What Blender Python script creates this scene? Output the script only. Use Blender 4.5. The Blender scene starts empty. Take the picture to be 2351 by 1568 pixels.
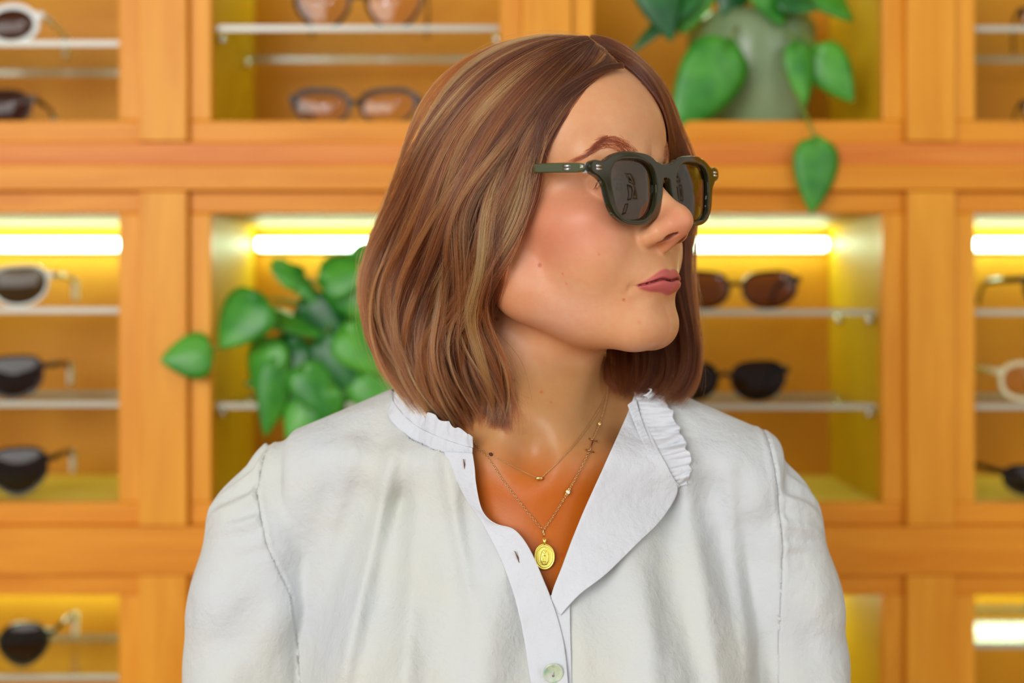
import bpy, bmesh, math, random
import numpy as np
from mathutils import Vector, Matrix
from mathutils.bvhtree import BVHTree

S = bpy.context.scene
COL = S.collection
random.seed(7)
RNG = np.random.default_rng(7)

# ------------------------------------------------------------------ camera
CAM = (0.0, -1.0, 1.5)
cam_d = bpy.data.cameras.new('camera')
cam = bpy.data.objects.new('camera', cam_d)
COL.objects.link(cam)
cam.location = CAM
cam.rotation_euler = (math.pi / 2, 0, 0)
cam_d.sensor_width = 36.0
cam_d.lens = 3226.0 / 2351.0 * 36.0
cam_d.shift_y = -64.0 / 2351.0
cam_d.clip_start = 0.05
cam_d.dof.use_dof = True
cam_d.dof.focus_distance = 0.945
cam_d.dof.aperture_fstop = 3.0
cam_d.dof.aperture_blades = 0
S.camera = cam

# ------------------------------------------------------------------ view
S.view_settings.view_transform = 'Standard'
S.view_settings.look = 'None'
S.view_settings.gamma = 1.0
S.view_settings.use_curve_mapping = False
S.view_settings.exposure = -0.35
S.cycles.max_bounces = 8
S.cycles.diffuse_bounces = 3
S.cycles.glossy_bounces = 4
S.cycles.transmission_bounces = 6
S.cycles.transparent_max_bounces = 16
S.cycles.caustics_reflective = False
S.cycles.caustics_refractive = False
S.cycles.use_denoising = True
S.cycles.sample_clamp_indirect = 6.0

# ------------------------------------------------------------------ world (overcast daylight outside the shopfront)
W = bpy.data.worlds.new('World'); S.world = W; W.use_nodes = True
bg = W.node_tree.nodes['Background']
bg.inputs[0].default_value = (0.90, 0.96, 1.0, 1)
bg.inputs[1].default_value = 0.68

def area(name, loc, target, sx, sy, power, col):
    l = bpy.data.lights.new(name, 'AREA'); l.shape = 'RECTANGLE'; l.size = sx; l.size_y = sy
    l.energy = power; l.color = col
    o = bpy.data.objects.new(name, l); COL.objects.link(o); o.location = loc
    d = Vector(target) - Vector(loc)
    o.rotation_euler = d.to_track_quat('-Z', 'Y').to_euler()
    return o
# daylight through the tall shopfront window behind the photographer, and a weaker area light on the right
area('window_daylight', (-1.5, -3.0, 2.3), (0.05, 0.0, 1.4), 2.2, 1.6, 112, (1.0, 0.98, 0.95))
area('side_light', (2.2, -1.9, 2.0), (0.05, 0.0, 1.4), 1.4, 1.4, 16, (0.86, 0.95, 1.0))

# added point lights, unseen: they put bright dots on lenses and pins
def point_light(name, loc, power, r=0.045, col=(0.82, 0.92, 1.0)):
    l = bpy.data.lights.new(name, 'POINT'); l.energy = power; l.shadow_soft_size = r; l.color = col
    o = bpy.data.objects.new(name, l); COL.objects.link(o); o.location = loc
point_light('glint_light', (-0.75, -2.3, 2.55), 16)
point_light('glint_light', (-0.25, -2.3, 2.55), 6)
point_light('glint_light', (1.3, -2.0, 2.6), 8)

# ------------------------------------------------------------------ helpers
def P(px, py, d):
    """point whose picture position is (px, py) in the 2351 x 1568 frame, d metres along the view axis"""
    return Vector(((px - 1175.5) * 0.00031 * d, d - 1.0, 1.5 + (720 - py) * 0.00031 * d))

def nodes_of(name):
    m = bpy.data.materials.new(name); m.use_nodes = True
    nt = m.node_tree
    return m, nt, nt.nodes['Principled BSDF']

def N(nt, t, **kw):
    n = nt.nodes.new(t)
    for k, v in kw.items():
        setattr(n, k, v)
    return n

def L(nt, a, b): nt.links.new(a, b)

def simple(name, col, rough=0.5, metal=0.0, spec=0.5, **kw):
    m, nt, b = nodes_of(name)
    b.inputs['Base Color'].default_value = (*col, 1)
    b.inputs['Roughness'].default_value = rough
    b.inputs['Metallic'].default_value = metal
    b.inputs['Specular IOR Level'].default_value = spec
    for k, v in kw.items():
        b.inputs[k.replace('_', ' ')].default_value = v
    return m

def srgb(r, g, b):
    f = lambda c: (c / 255 / 12.92) if c / 255 <= 0.04045 else ((c / 255 + 0.055) / 1.055) ** 2.4
    return (f(r), f(g), f(b))

def ramp(nt, fac, stops):
    r = N(nt, 'ShaderNodeValToRGB')
    el = r.color_ramp.elements
    while len(el) < len(stops): el.new(0.5)
    for e, (p, c) in zip(el, stops):
        e.position = p; e.color = (*c, 1)
    L(nt, fac, r.inputs[0])
    return r.outputs[0]

def wood(name, c0, c1, scale=(6, 60, 60), rough=0.42):
    m, nt, b = nodes_of(name)
    tc = N(nt, 'ShaderNodeTexCoord'); mp = N(nt, 'ShaderNodeMapping')
    mp.inputs['Scale'].default_value = scale
    L(nt, tc.outputs['Object'], mp.inputs[0])
    n = N(nt, 'ShaderNodeTexNoise'); n.inputs['Scale'].default_value = 1.0
    n.inputs['Detail'].default_value = 5; n.inputs['Distortion'].default_value = 0.6
    L(nt, mp.outputs[0], n.inputs['Vector'])
    L(nt, ramp(nt, n.outputs['Fac'], [(0.3, c0), (0.7, c1)]), b.inputs['Base Color'])
    b.inputs['Roughness'].default_value = rough
    b.inputs['Specular IOR Level'].default_value = 0.3
    return m

def link(name, me, mat, parent=None, smooth=True, loc=None):
    o = bpy.data.objects.new(name, me); COL.objects.link(o)
    if mat is not None:
        for mm in (mat if isinstance(mat, (list, tuple)) else [mat]): me.materials.append(mm)
    if parent: o.parent = parent
    if loc is not None: o.location = loc
    if smooth and len(me.polygons): me.polygons.foreach_set('use_smooth', [True] * len(me.polygons))
    return o

class MB:
    def __init__(s): s.v = []; s.f = []; s.mi = []
    def add(s, v, f, mi=0):
        o = len(s.v); s.v += [tuple(p) for p in v]; s.f += [tuple(i + o for i in q) for q in f]; s.mi += [mi] * len(f)
        return s
    def box(s, lo, hi, mi=0):
        x0, y0, z0 = lo; x1, y1, z1 = hi
        v = [(x, y, z) for z in (z0, z1) for y in (y0, y1) for x in (x0, x1)]
        return s.add(v, [(0, 2, 3, 1), (4, 5, 7, 6), (0, 1, 5, 4), (2, 6, 7, 3), (0, 4, 6, 2), (1, 3, 7, 5)], mi)
    def tube(s, pts, r, n=8, cap=True, mi=0, squash=None, up=(0, 0, 1)):
        pts = [Vector(p) for p in pts]; m = len(pts)
        rr = r if isinstance(r, (list, tuple)) else [r] * m
        v = []; u = Vector(up)
        for i, p in enumerate(pts):
            t = (pts[min(i + 1, m - 1)] - pts[max(i - 1, 0)]).normalized()
            a = t.cross(u)
            if a.length < 1e-4: a = t.cross(Vector((1, 0.1, 0)))
            a.normalize(); b = a.cross(t).normalized()
            sa, sb = squash if squash else (1, 1)
            for k in range(n):
                th = 2 * math.pi * (k + 0.5) / n
                v.append(p + a * math.cos(th) * rr[i] * sa + b * math.sin(th) * rr[i] * sb)
        f = []
        for i in range(m - 1):
            for k in range(n):
                k2 = (k + 1) % n
                f.append((i * n + k, i * n + k2, (i + 1) * n + k2, (i + 1) * n + k))
        if cap:
            f.append(tuple(range(n - 1, -1, -1))); f.append(tuple((m - 1) * n + k for k in range(n)))
        return s.add(v, f, mi)
    def torus(s, c, ax_u, ax_v, R, r, n=14, m=6, ru=1.0, rv=1.0, mi=0):
        c = Vector(c); u = Vector(ax_u).normalized(); w = Vector(ax_v).normalized(); nn = u.cross(w)
        v = []; f = []
        for i in range(n):
            t = 2 * math.pi * i / n; e = u * math.cos(t) * ru + w * math.sin(t) * rv
            en = (u * math.cos(t) + w * math.sin(t))
            for k in range(m):
                q = 2 * math.pi * k / m
                v.append(c + e * R + (en * math.cos(q) + nn * math.sin(q)) * r)
        for i in range(n):
            for k in range(m):
                f.append((i * m + k, ((i + 1) % n) * m + k, ((i + 1) % n) * m + (k + 1) % m, i * m + (k + 1) % m))
        return s.add(v, f, mi)
    def lathe(s, prof, n=24, c=(0, 0, 0), mi=0):
        v = [(c[0] + r * math.cos(2 * math.pi * k / n), c[1] + r * math.sin(2 * math.pi * k / n), c[2] + z) for r, z in prof for k in range(n)]
        f = [(i * n + k, i * n + (k + 1) % n, (i + 1) * n + (k + 1) % n, (i + 1) * n + k) for i in range(len(prof) - 1) for k in range(n)]
        f.append(tuple(range(n - 1, -1, -1)))
        return s.add(v, f, mi)
    def build(s, name, mat, parent=None, smooth=False, bevel=0, loc=None):
        me = bpy.data.meshes.new(name); me.from_pydata(s.v, [], s.f)
        if any(s.mi): me.polygons.foreach_set('material_index', s.mi)
        me.validate(); me.update()
        o = link(name, me, mat, parent, smooth, loc)
        if bevel:
            b = o.modifiers.new('bevel', 'BEVEL'); b.width = bevel; b.segments = 2; b.limit_method = 'ANGLE'
        return o

def thing(name, label, cat, loc=(0, 0, 0), group=None, rotz=0.0):
    o = bpy.data.objects.new(name, None); COL.objects.link(o)
    o.empty_display_size = 0.05
    o.location = loc; o.rotation_euler = (0, 0, rotz)
    o['label'] = label; o['category'] = cat
    if group: o['group'] = group
    return o

def copy_tree(o, parent=None):
    c = o.copy(); COL.objects.link(c)
    if parent: c.parent = parent
    for ch in list(o.children): copy_tree(ch, c)
    return c
# ================================================================== ROOM
M_wallp = simple('white_plaster', (0.72, 0.70, 0.64), 0.9)
M_floor = wood('floor_boards', srgb(150, 105, 60), srgb(190, 140, 85), (30, 3, 30), 0.5)

def struct(name, mb, mat, **kw):
    o = mb.build(name, mat, **kw); o['kind'] = 'structure'; return o
struct('floor', MB().box((-2.6, -4.2, -0.05), (2.6, 1.0, 0.0)), M_floor)
struct('ceiling', MB().box((-2.6, -4.2, 2.8), (2.6, 1.0, 2.85)), M_wallp)
struct('wall_back', MB().box((-2.6, 0.90, 0.0), (2.6, 1.0, 2.8)), M_wallp)
struct('wall_right', MB().box((2.5, -4.2, 0.0), (2.6, 0.90, 2.8)), M_wallp)

# framed pictures on the right-hand wall (what her lenses mirror)
M_fr1 = simple('dark_picture_frame', (0.03, 0.025, 0.02), 0.4); M_fr2 = simple('brass_picture_frame', (0.25, 0.17, 0.06), 0.4)
M_mat1 = simple('picture_mount', (0.62, 0.58, 0.48), 0.8)
def picture(label, y, z, w, h, fm, art, col):
    t = thing('framed_picture', label, 'picture', (2.499, y, z - h / 2), 'framed pictures on the right wall')
    f = MB(); b_ = 0.03
    f.box((-0.03, -w / 2, 0), (0, w / 2, b_)); f.box((-0.03, -w / 2, h - b_), (0, w / 2, h))
    f.box((-0.03, -w / 2, b_), (0, -w / 2 + b_, h - b_)); f.box((-0.03, w / 2 - b_, b_), (0, w / 2, h - b_))
    f.build('picture_border', fm, t)
    MB().box((-0.012, -w / 2 + b_, b_), (-0.002, w / 2 - b_, h - b_)).build('mount', M_mat1, t)
    a = MB(); k = 0.16
    if art == 'triangle': a.add([(-0.014, -w * 0.27, h * 0.28), (-0.014, w * 0.27, h * 0.28), (-0.014, 0, h * 0.80)], [(0, 1, 2)])
    else: a.box((-0.014, -w / 2 + w * k + b_, h * k + b_), (-0.0125, w / 2 - w * k - b_, h - h * k - b_))
    a.build('print', simple('print_ink', col, 0.7), t)
picture('picture of a dark triangle in a thin frame, highest on the right wall', -0.02, 2.20, 0.30, 0.32, M_fr2, 'triangle', (0.02, 0.02, 0.015))
picture('dark framed picture with a pale print, right wall', -0.22, 1.80, 0.24, 0.30, M_fr1, 'box', (0.55, 0.62, 0.72))
picture('brass framed picture with a brown print, right wall', 0.08, 1.83, 0.19, 0.34, M_fr2, 'box', (0.16, 0.12, 0.07))
picture('small dark framed picture, lowest on the right wall', -0.34, 1.42, 0.20, 0.28, M_fr1, 'box', (0.5, 0.5, 0.5))
# ------------------------------------------------------------------ wood
M_wv = wood('honey_wood_upright', srgb(224, 144, 30), srgb(242, 168, 48), (45, 45, 5))
M_wh = wood('honey_wood_crosswise', srgb(220, 134, 22), srgb(238, 158, 40), (5, 45, 45))
M_wr = wood('reddish_wood_crosswise', srgb(216, 120, 36), srgb(230, 142, 54), (5, 45, 60))
M_wback = wood('amber_wood_back', srgb(200, 130, 20), srgb(214, 148, 32), (6, 30, 5), 0.5)
M_wside = wood('amber_wood_side', srgb(206, 160, 16), srgb(222, 178, 28), (30, 6, 5), 0.5)
M_wfloor = wood('lit_wood_base', srgb(222, 190, 70), srgb(236, 205, 90), (6, 30, 30), 0.5)  # strip light falling on the base is put into this paler colour
M_steel = simple('polished_steel', (0.8, 0.82, 0.85), 0.12, 1.0)

def led_mat():
    m, nt, b = nodes_of('led_strip_glow')
    b.inputs['Base Color'].default_value = (0.9, 0.9, 0.9, 1)
    b.inputs['Emission Color'].default_value = (0.66, 1.0, 0.70, 1)
    b.inputs['Emission Strength'].default_value = 28.0
    return m
M_led = led_mat()
M_alu = simple('aluminium_channel', (0.85, 0.87, 0.85), 0.35, 0.6)

def glass_clear(name, tint=(0.94, 0.97, 0.94), refl=0.07, rough=0.02, edge=0.5):
    m = bpy.data.materials.new(name); m.use_nodes = True; nt = m.node_tree; nt.nodes.clear()
    out = N(nt, 'ShaderNodeOutputMaterial'); mix = N(nt, 'ShaderNodeMixShader')
    tr = N(nt, 'ShaderNodeBsdfTransparent'); tr.inputs[0].default_value = (*tint, 1)
    gl = N(nt, 'ShaderNodeBsdfGlossy'); gl.inputs['Roughness'].default_value = rough
    lw = N(nt, 'ShaderNodeLayerWeight'); lw.inputs['Blend'].default_value = 0.25
    ma = N(nt, 'ShaderNodeMath', operation='MULTIPLY_ADD'); ma.inputs[1].default_value = edge; ma.inputs[2].default_value = refl
    L(nt, lw.outputs['Facing'], ma.inputs[0]); L(nt, ma.outputs[0], mix.inputs[0])
    L(nt, tr.outputs[0], mix.inputs[1]); L(nt, gl.outputs[0], mix.inputs[2]); L(nt, mix.outputs[0], out.inputs[0])
    return m
M_shelf = glass_clear('shelf_glass', (0.95, 0.98, 0.95), 0.02, 0.02, 0.16)
M_edge = simple('ground_glass_edge', (0.46, 0.46, 0.36), 0.25, 0.0, 0.8)

# ------------------------------------------------------------------ cabinet wall
UP = 0.00031 * 1.55                     # metres per picture pixel on the cabinet fronts
PITCH = 877 * UP
HALF = 332 * UP
DOOR = 0.0245
YF = 0.55                               # y of the door-frame faces
YB = 0.815                              # inner back
CX = lambda k: (817 - 1175.5) * UP + PITCH * k
CZ = lambda j: 1.5 + (720 - 822) * UP + PITCH * j
KS = (-2, -1, 0, 1, 2, 3)
JS = (-1, 0, 1)
# posts and rails of the fixed face frame
pw = PITCH / 2 - HALF - DOOR            # half width of a post
x0 = CX(KS[0]) - PITCH / 2; x1 = CX(KS[-1]) + PITCH / 2
z0 = CZ(JS[0]) - PITCH / 2; z1 = CZ(JS[-1]) + PITCH / 2
mb = MB()
for k in range(len(KS) + 1):
    x = x0 + PITCH * k
    for j in JS:
        mb.box((x - pw, YF - 0.010, CZ(j) - PITCH / 2 + pw + 0.0005), (x + pw, YF + 0.02, CZ(j) + PITCH / 2 - pw - 0.0005))
struct('trim_1', mb, M_wv, bevel=0.0015)
mb = MB(); mr = MB()
for j in range(len(JS) + 1):
    z = z0 + PITCH * j
    if j == 2:
        mr.box((x0 - pw, YF - 0.006, z + 0.001), (x1 + pw, YF + 0.02, z + pw))
        mb.box((x0 - pw, YF - 0.012, z - pw), (x1 + pw, YF + 0.02, z + 0.001))
    else:
        mb.box((x0 - pw, YF - 0.011, z - pw), (x1 + pw, YF + 0.02, z + pw))
struct('trim_2', mb, M_wh, bevel=0.0015)
struct('trim_3', mr, M_wr, bevel=0.0015)
struct('baseboard_back', MB().box((x0 - pw, YF - 0.01, 0), (x1 + pw, YF + 0.3, z0 - pw - 0.001)), M_wh)

COLN = {-2: 'outermost left', -1: 'left-hand', 0: 'centre-left', 1: 'centre-right', 2: 'right-hand', 3: 'outermost right'}
ROWN = {-2: 'lowest', -1: 'lower', 0: 'middle', 1: 'upper', 2: 'topmost'}
SHELF = {}                              # (k, j) -> list of shelf heights (z of upper face)
def zs(py, d=1.565): return 1.5 + (720 - py) * 0.00031 * d
SHELF[(-1, 1)] = [zs(92), zs(-5) + 0.09]
SHELF[(0, 1)] = [zs(57), zs(-190)]
SHELF[(1, 1)] = []
SHELF[(2, 1)] = [zs(58), zs(-190)]
SHELF[(-1, 0)] = [zs(706), zs(922)]
SHELF[(0, 0)] = [zs(926)]
SHELF[(1, 0)] = [zs(711), zs(928)]
SHELF[(2, 0)] = [zs(711), zs(928)]
SHELF[(-1, -1)] = [zs(1552), zs(1770)]
SHELF[(2, -1)] = [zs(1478), zs(1770)]
EXTRA = {(-1, 1): 'white-framed sunglasses', (0, 1): 'clear-lensed spectacles', (1, 1): 'a potted vine', (2, 1): 'folded arms of eyewear',
         (-1, 0): 'three dark sunglasses pairs', (0, 0): 'a leafy trailing plant', (1, 0): 'two dark sunglasses pairs', (2, 0): 'a cream frame',
         (-1, -1): 'one round dark pair', (2, -1): 'a bare glass shelf'}
def cabinet(k, j):
    cx, cz = CX(k), CZ(j)
    lab = 'honey wood display cabinet, %s column, %s row' % (COLN[k], ROWN[j])
    if (k, j) in EXTRA: lab += ', with ' + EXTRA[(k, j)]
    t = thing('display_cabinet', lab, 'cabinet', (cx, YF, cz - PITCH / 2), 'display cabinets of the back wall')
    zc = PITCH / 2; H = HALF; D = DOOR; dy = YB - YF
    MB().box((-H - D, 0, zc - H), (-H, 0.018, zc + H)).build('frame_stile', M_wv, t, bevel=0.002)
    MB().box((H, 0, zc - H), (H + D, 0.018, zc + H)).build('frame_stile', M_wv, t, bevel=0.002)
    MB().box((-H - D, 0, zc - H - D), (H + D, 0.018, zc - H)).build('frame_rail', M_wh, t, bevel=0.002)
    MB().box((-H - D, 0, zc + H), (H + D, 0.018, zc + H + D)).build('frame_rail', M_wh, t, bevel=0.002)
    MB().box((-H - 0.012, dy, zc - H - 0.012), (H + 0.012, dy + 0.006, zc + H + 0.012)).build('back_panel', M_wback, t)
    for s in (-1, 1):
        MB().box((s * (H + 0.007) - 0.006, 0.0185, zc - H - 0.012), (s * (H + 0.007) + 0.006, dy - 0.0005, zc + H + 0.012)).build('side_panel', M_wside, t)
    MB().box((-H, 0.0185, zc - H - 0.012), (H, dy - 0.0005, zc - H - 0.0005)).build('base_panel', M_wfloor, t)
    MB().box((-H, 0.0185, zc + H + 0.0005), (H, dy - 0.0005, zc + H + 0.012)).build('top_panel', M_wside, t)
    ls = MB().box((-H + 0.004, dy - 0.008, zc + H - 0.030), (H - 0.004, dy - 0.0005, zc + H - 0.014)).build('light_channel', M_alu, t)
    m2 = MB()
    m2.box((-H + 0.006, dy - 0.020, zc + H - 0.027), (H - 0.006, dy - 0.0085, zc + H - 0.016))
    m2.build('light_strip', M_led, ls)
    for z in SHELF.get((k, j), []):
        lz = z - (cz - PITCH / 2)
        sh = MB()
        sh.box((-H + 0.002, 0.0205, lz - 0.006), (H - 0.002, 0.212, lz), 0)
        o = sh.build('glass_shelf', M_shelf, t)
        for ya in (0.0192, 0.2122): MB().box((-H + 0.002, ya, lz - 0.0062), (H - 0.002, ya + 0.0012, lz + 0.0002)).build('ground_edge', M_edge, o)
        for sx in (-1, 1):
            for yy in (0.04, 0.19):
                pb = MB(); pb.tube([(sx * (H + 0.0005), yy, lz - 0.012), (sx * (H - 0.008), yy, lz - 0.012)], 0.0055, 12)
                pb.build('shelf_pin', M_steel, o, smooth=True)
    return t
for j in JS:
    for k in KS:
        cabinet(k, j)
# ================================================================== DISPLAYED EYEWEAR
def lens_outline(w, h, n=2.6, taper=0.12, n_low=2.2, slant=0.05, m=40, sx=1):
    pts = []
    for i in range(m):
        t = 2 * math.pi * i / m; c, s_ = math.cos(t), math.sin(t)
        e = n if s_ > 0 else n_low
        x = w / 2 * math.copysign(abs(c) ** (2 / e), c); z = h / 2 * math.copysign(abs(s_) ** (2 / e), s_)
        x *= 1 - taper * max(0, -z) / (h / 2) * 1.0
        z += slant * x
        pts.append((sx * x, z))
    return pts
def off(pts, c, k):
    """push an outline about its own middle outward by k metres"""
    out = []; m = len(pts)
    for i in range(m):
        a = Vector((pts[i - 1][0], pts[i - 1][1])); b = Vector((pts[(i + 1) % m][0], pts[(i + 1) % m][1]))
        t = (b - a); nrm = Vector((t.y, -t.x)); nrm.normalize()
        p = Vector(pts[i])
        if nrm.dot(p) < 0: nrm = -nrm
        out.append(tuple(p + nrm * k))
    return out
M_gold = simple('gold_metal', (0.95, 0.72, 0.28), 0.2, 1.0)
M_tag = simple('white_tag_paper', (0.85, 0.88, 0.84), 0.5)
def lens_mat(name, tint, refl=0.02, edge=0.12):
    return glass_clear(name, tint, refl, 0.03, edge)
def eyewear(label, base, rotz, frame_mat, lens_m, w=0.050, h=0.040, gap=0.020, rim=0.0035, deep=0.004, thick_top=1.0,
            temple_r=0.0028, group='sunglasses on the cabinet shelves', tilt=0.0, cat='sunglasses', tip=None, name='sunglasses', **kw):
    t = thing(name, label, cat, base, group, rotz)
    t.rotation_euler = (tilt, 0, rotz)
    zc = h / 2 + rim + 0.0005
    fr = MB()
    for s in (-1, 1):
        o0 = lens_outline(w, h, sx=s, **kw); m = len(o0)
        o1 = off(o0, None, rim)
        cx = s * (w / 2 + gap / 2)
        v = []; f = []
        for (ix, iz), (ox, oz) in zip(o0, o1):
            k = thick_top if iz > 0 else 1.0
            ox, oz = ix + (ox - ix) * k, iz + (oz - iz) * k
            v += [(cx + ix, 0.0005, zc + iz), (cx + ix, deep, zc + iz), (cx + ox, deep, zc + oz), (cx + ox, 0.0, zc + oz)]
        for i in range(m):
            a = i * 4; b = ((i + 1) % m) * 4
            for q in range(4):
                q2 = (q + 1) % 4
                f.append((a + q, b + q, b + q2, a + q2) if s > 0 else (a + q, a + q2, b + q2, b + q))
        fr.add(v, f)
        fr.box(tuple((min(s * (w + gap / 2 + rim * 0.2), s * (w + gap / 2 + rim + 0.004)), 0.0008, zc + h * 0.22)),
               (max(s * (w + gap / 2 + rim * 0.2), s * (w + gap / 2 + rim + 0.004)), deep + 0.002, zc + h * 0.22 + 0.007))
        lv = [(cx, -0.0026 + deep / 2, zc)]
        for q in range(1, 7):
            lv += [(cx + x * 1.01 * q / 6, deep / 2 - 0.0026 * (1 - (q / 6) ** 2), zc + z * 1.01 * q / 6) for x, z in o0]
        le = MB().add(lv, [(0, 1 + i, 1 + (i + 1) % m) for i in range(m)] + [(1 + q * m + i, 1 + (q + 1) * m + i, 1 + (q + 1) * m + (i + 1) % m, 1 + q * m + (i + 1) % m) for q in range(5) for i in range(m)])
        le.build('lens', lens_m, t, smooth=True)
        te = MB(); xe = s * (w + gap / 2 + rim + 0.0025); zt = zc + h * 0.22 + 0.0035
        L0 = 0.098
        pts = [(xe, deep, zt), (xe, 0.05, zt), (xe - s * 0.002, L0, zt - 0.001), (xe - s * 0.004, L0 + 0.015, zt - 0.008), (xe - s * 0.006, L0 + 0.032, max(zt - 0.026, 0.002))]
        te.tube(pts, [temple_r, temple_r, temple_r, temple_r * 1.1, temple_r * 1.2], 6, squash=(0.6, 1.3))
        to = te.build('temple', frame_mat, t, smooth=True)
        if tip and s > 0:
            tg = MB(); c = Vector(pts[3]); tg.box((c.x - 0.001, c.y - 0.004, c.z - 0.020), (c.x + 0.004, c.y + 0.008, c.z + 0.006))
            tg.build('price_tag', M_tag, t)
    br = [( -gap / 2 - 0.001, deep / 2, zc + h * 0.12), (0, deep / 2 - 0.0005, zc + h * 0.20), (gap / 2 + 0.001, deep / 2, zc + h * 0.12)]
    fr.tube(br, 0.0022 if rim > 0.002 else 0.0014, 8, squash=(0.8, 1.3))
    fr.build('frame_front', frame_mat, t, smooth=False)
    return t
F_black = simple('black_acetate', (0.010, 0.011, 0.008), 0.2, 0.0, 0.15)
F_brown = simple('brown_acetate', (0.035, 0.018, 0.010), 0.25, 0.0, 0.15)
F_clear = simple('crystal_acetate', (0.62, 0.70, 0.66), 0.15, 0, 0.6, Alpha=0.75)
F_white = simple('white_acetate', (0.70, 0.73, 0.70), 0.3)
F_cream = simple('cream_acetate', (0.72, 0.68, 0.42), 0.35)
F_olive = simple('dark_olive_acetate', (0.03, 0.034, 0.015), 0.2, 0.0, 0.15)
L_brown = lens_mat('brown_lens', (0.10, 0.050, 0.030))
L_dark = lens_mat('black_lens', (0.035, 0.028, 0.022))
L_green = lens_mat('green_black_lens', (0.07, 0.065, 0.025))
L_clear = lens_mat('pale_lens', (0.86, 0.70, 0.52), 0.03)
L_amber = lens_mat('amber_lens', (0.16, 0.075, 0.025))

def on_shelf(px, py, d=1.60, k=None, dz=0.0):
    p = P(px, py, d); return p
def seat(px, d, z):
    return ((px - 1175.5) * 0.00031 * d, d - 1.0, z + 0.0003)
ZB1 = CZ(1) - HALF; ZB0 = CZ(0) - HALF
SH = SHELF
eyewear('white oval-framed sunglasses on the left glass shelf of the upper row', seat(-45, 1.60, SH[(-1, 1)][0]), 0.05, F_white, L_brown, w=0.050, h=0.036, n=2.0, n_low=2.0, taper=0.0, rim=0.006, tip=True)
eyewear('slim dark sunglasses on the base of the upper left cabinet', seat(-70, 1.60, ZB1), 0.10, F_brown, L_brown, w=0.056, h=0.036, rim=0.003, tip=True)
eyewear('olive black lensed sunglasses with a pale clear rim, upper shelf of the left middle cabinet', seat(-38, 1.60, SH[(-1, 0)][0]), 0.04, F_clear, L_green, w=0.060, h=0.042, n=3.4, rim=0.003, tip=True)
eyewear('flat-topped brown-black sunglasses, second shelf of the left middle cabinet', seat(-50, 1.60, SH[(-1, 0)][1]), 0.04, F_brown, L_dark, w=0.060, h=0.044, n=3.8, rim=0.003, tip=True)
eyewear('deep rounded aviator sunglasses on the base of the left middle cabinet', seat(-40, 1.60, ZB0), 0.06, F_black, L_dark, w=0.060, h=0.050, n=3.4, n_low=2.0, taper=0.22, rim=0.003, tip=True)
eyewear('round dark sunglasses on the glass shelf of the lower left cabinet', seat(-20, 1.60, SH[(-1, -1)][0]), 0.05, F_olive, L_dark, w=0.052, h=0.045, n=2.6, n_low=2.0, taper=0.25, rim=0.003, tip=True)
eyewear('large black-framed spectacles on the glass shelf above the other clear pair', seat(822, 1.60, SH[(0, 1)][0]), 0.0, F_black, L_clear, w=0.058, h=0.052, n=3.0, taper=0.30, gap=0.024, rim=0.0038, cat='spectacles', name='spectacles', group='clear spectacles')
eyewear('black browline spectacles standing on the cabinet base left of her hair', seat(815, 1.60, ZB1), -0.04, F_black, L_clear, w=0.058, h=0.034, n=3.0, gap=0.018, rim=0.0038, thick_top=1.5, cat='spectacles', name='spectacles', group='clear spectacles')
eyewear('dark brown-lensed sunglasses on the shelf level with her mouth', seat(1690, 1.60, SH[(1, 0)][0]), 0.02, F_black, L_amber, w=0.058, h=0.038, n=3.0, gap=0.019, rim=0.003)
eyewear('black sunglasses on the shelf below, partly behind her hair', seat(1664, 1.60, SH[(1, 0)][1]), -0.03, F_black, L_dark, w=0.057, h=0.041, n=3.2, gap=0.019, rim=0.003, taper=0.2)
eyewear('dark sunglasses at the right picture edge, upper shelf of the right middle cabinet', seat(2480, 1.60, SH[(2, 0)][0]), 0.1, F_olive, L_green, w=0.054, h=0.038, n=2.6, rim=0.003)
eyewear('cream-framed round glasses on the second shelf of the right middle cabinet', seat(2425, 1.60, SH[(2, 0)][1]), 0.0, F_cream, L_clear, w=0.050, h=0.036, n=2.4, n_low=2.4, taper=0, rim=0.005, cat='spectacles', name='spectacles')
eyewear('black sunglasses on the base of the right middle cabinet', seat(2440, 1.60, ZB0), 0.05, F_black, L_dark, w=0.056, h=0.030, n=3.0, rim=0.003)
eyewear('thin dark glasses on the glass shelf of the upper right cabinet', seat(2490, 1.62, SH[(2, 1)][0]), -0.25, F_black, L_clear, w=0.056, h=0.034, n=3.0, rim=0.003)
eyewear('slender dark glasses on the base of the upper right cabinet', seat(2495, 1.62, ZB1), -0.25, F_black, L_clear, w=0.056, h=0.034, n=3.0, rim=0.003)

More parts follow.
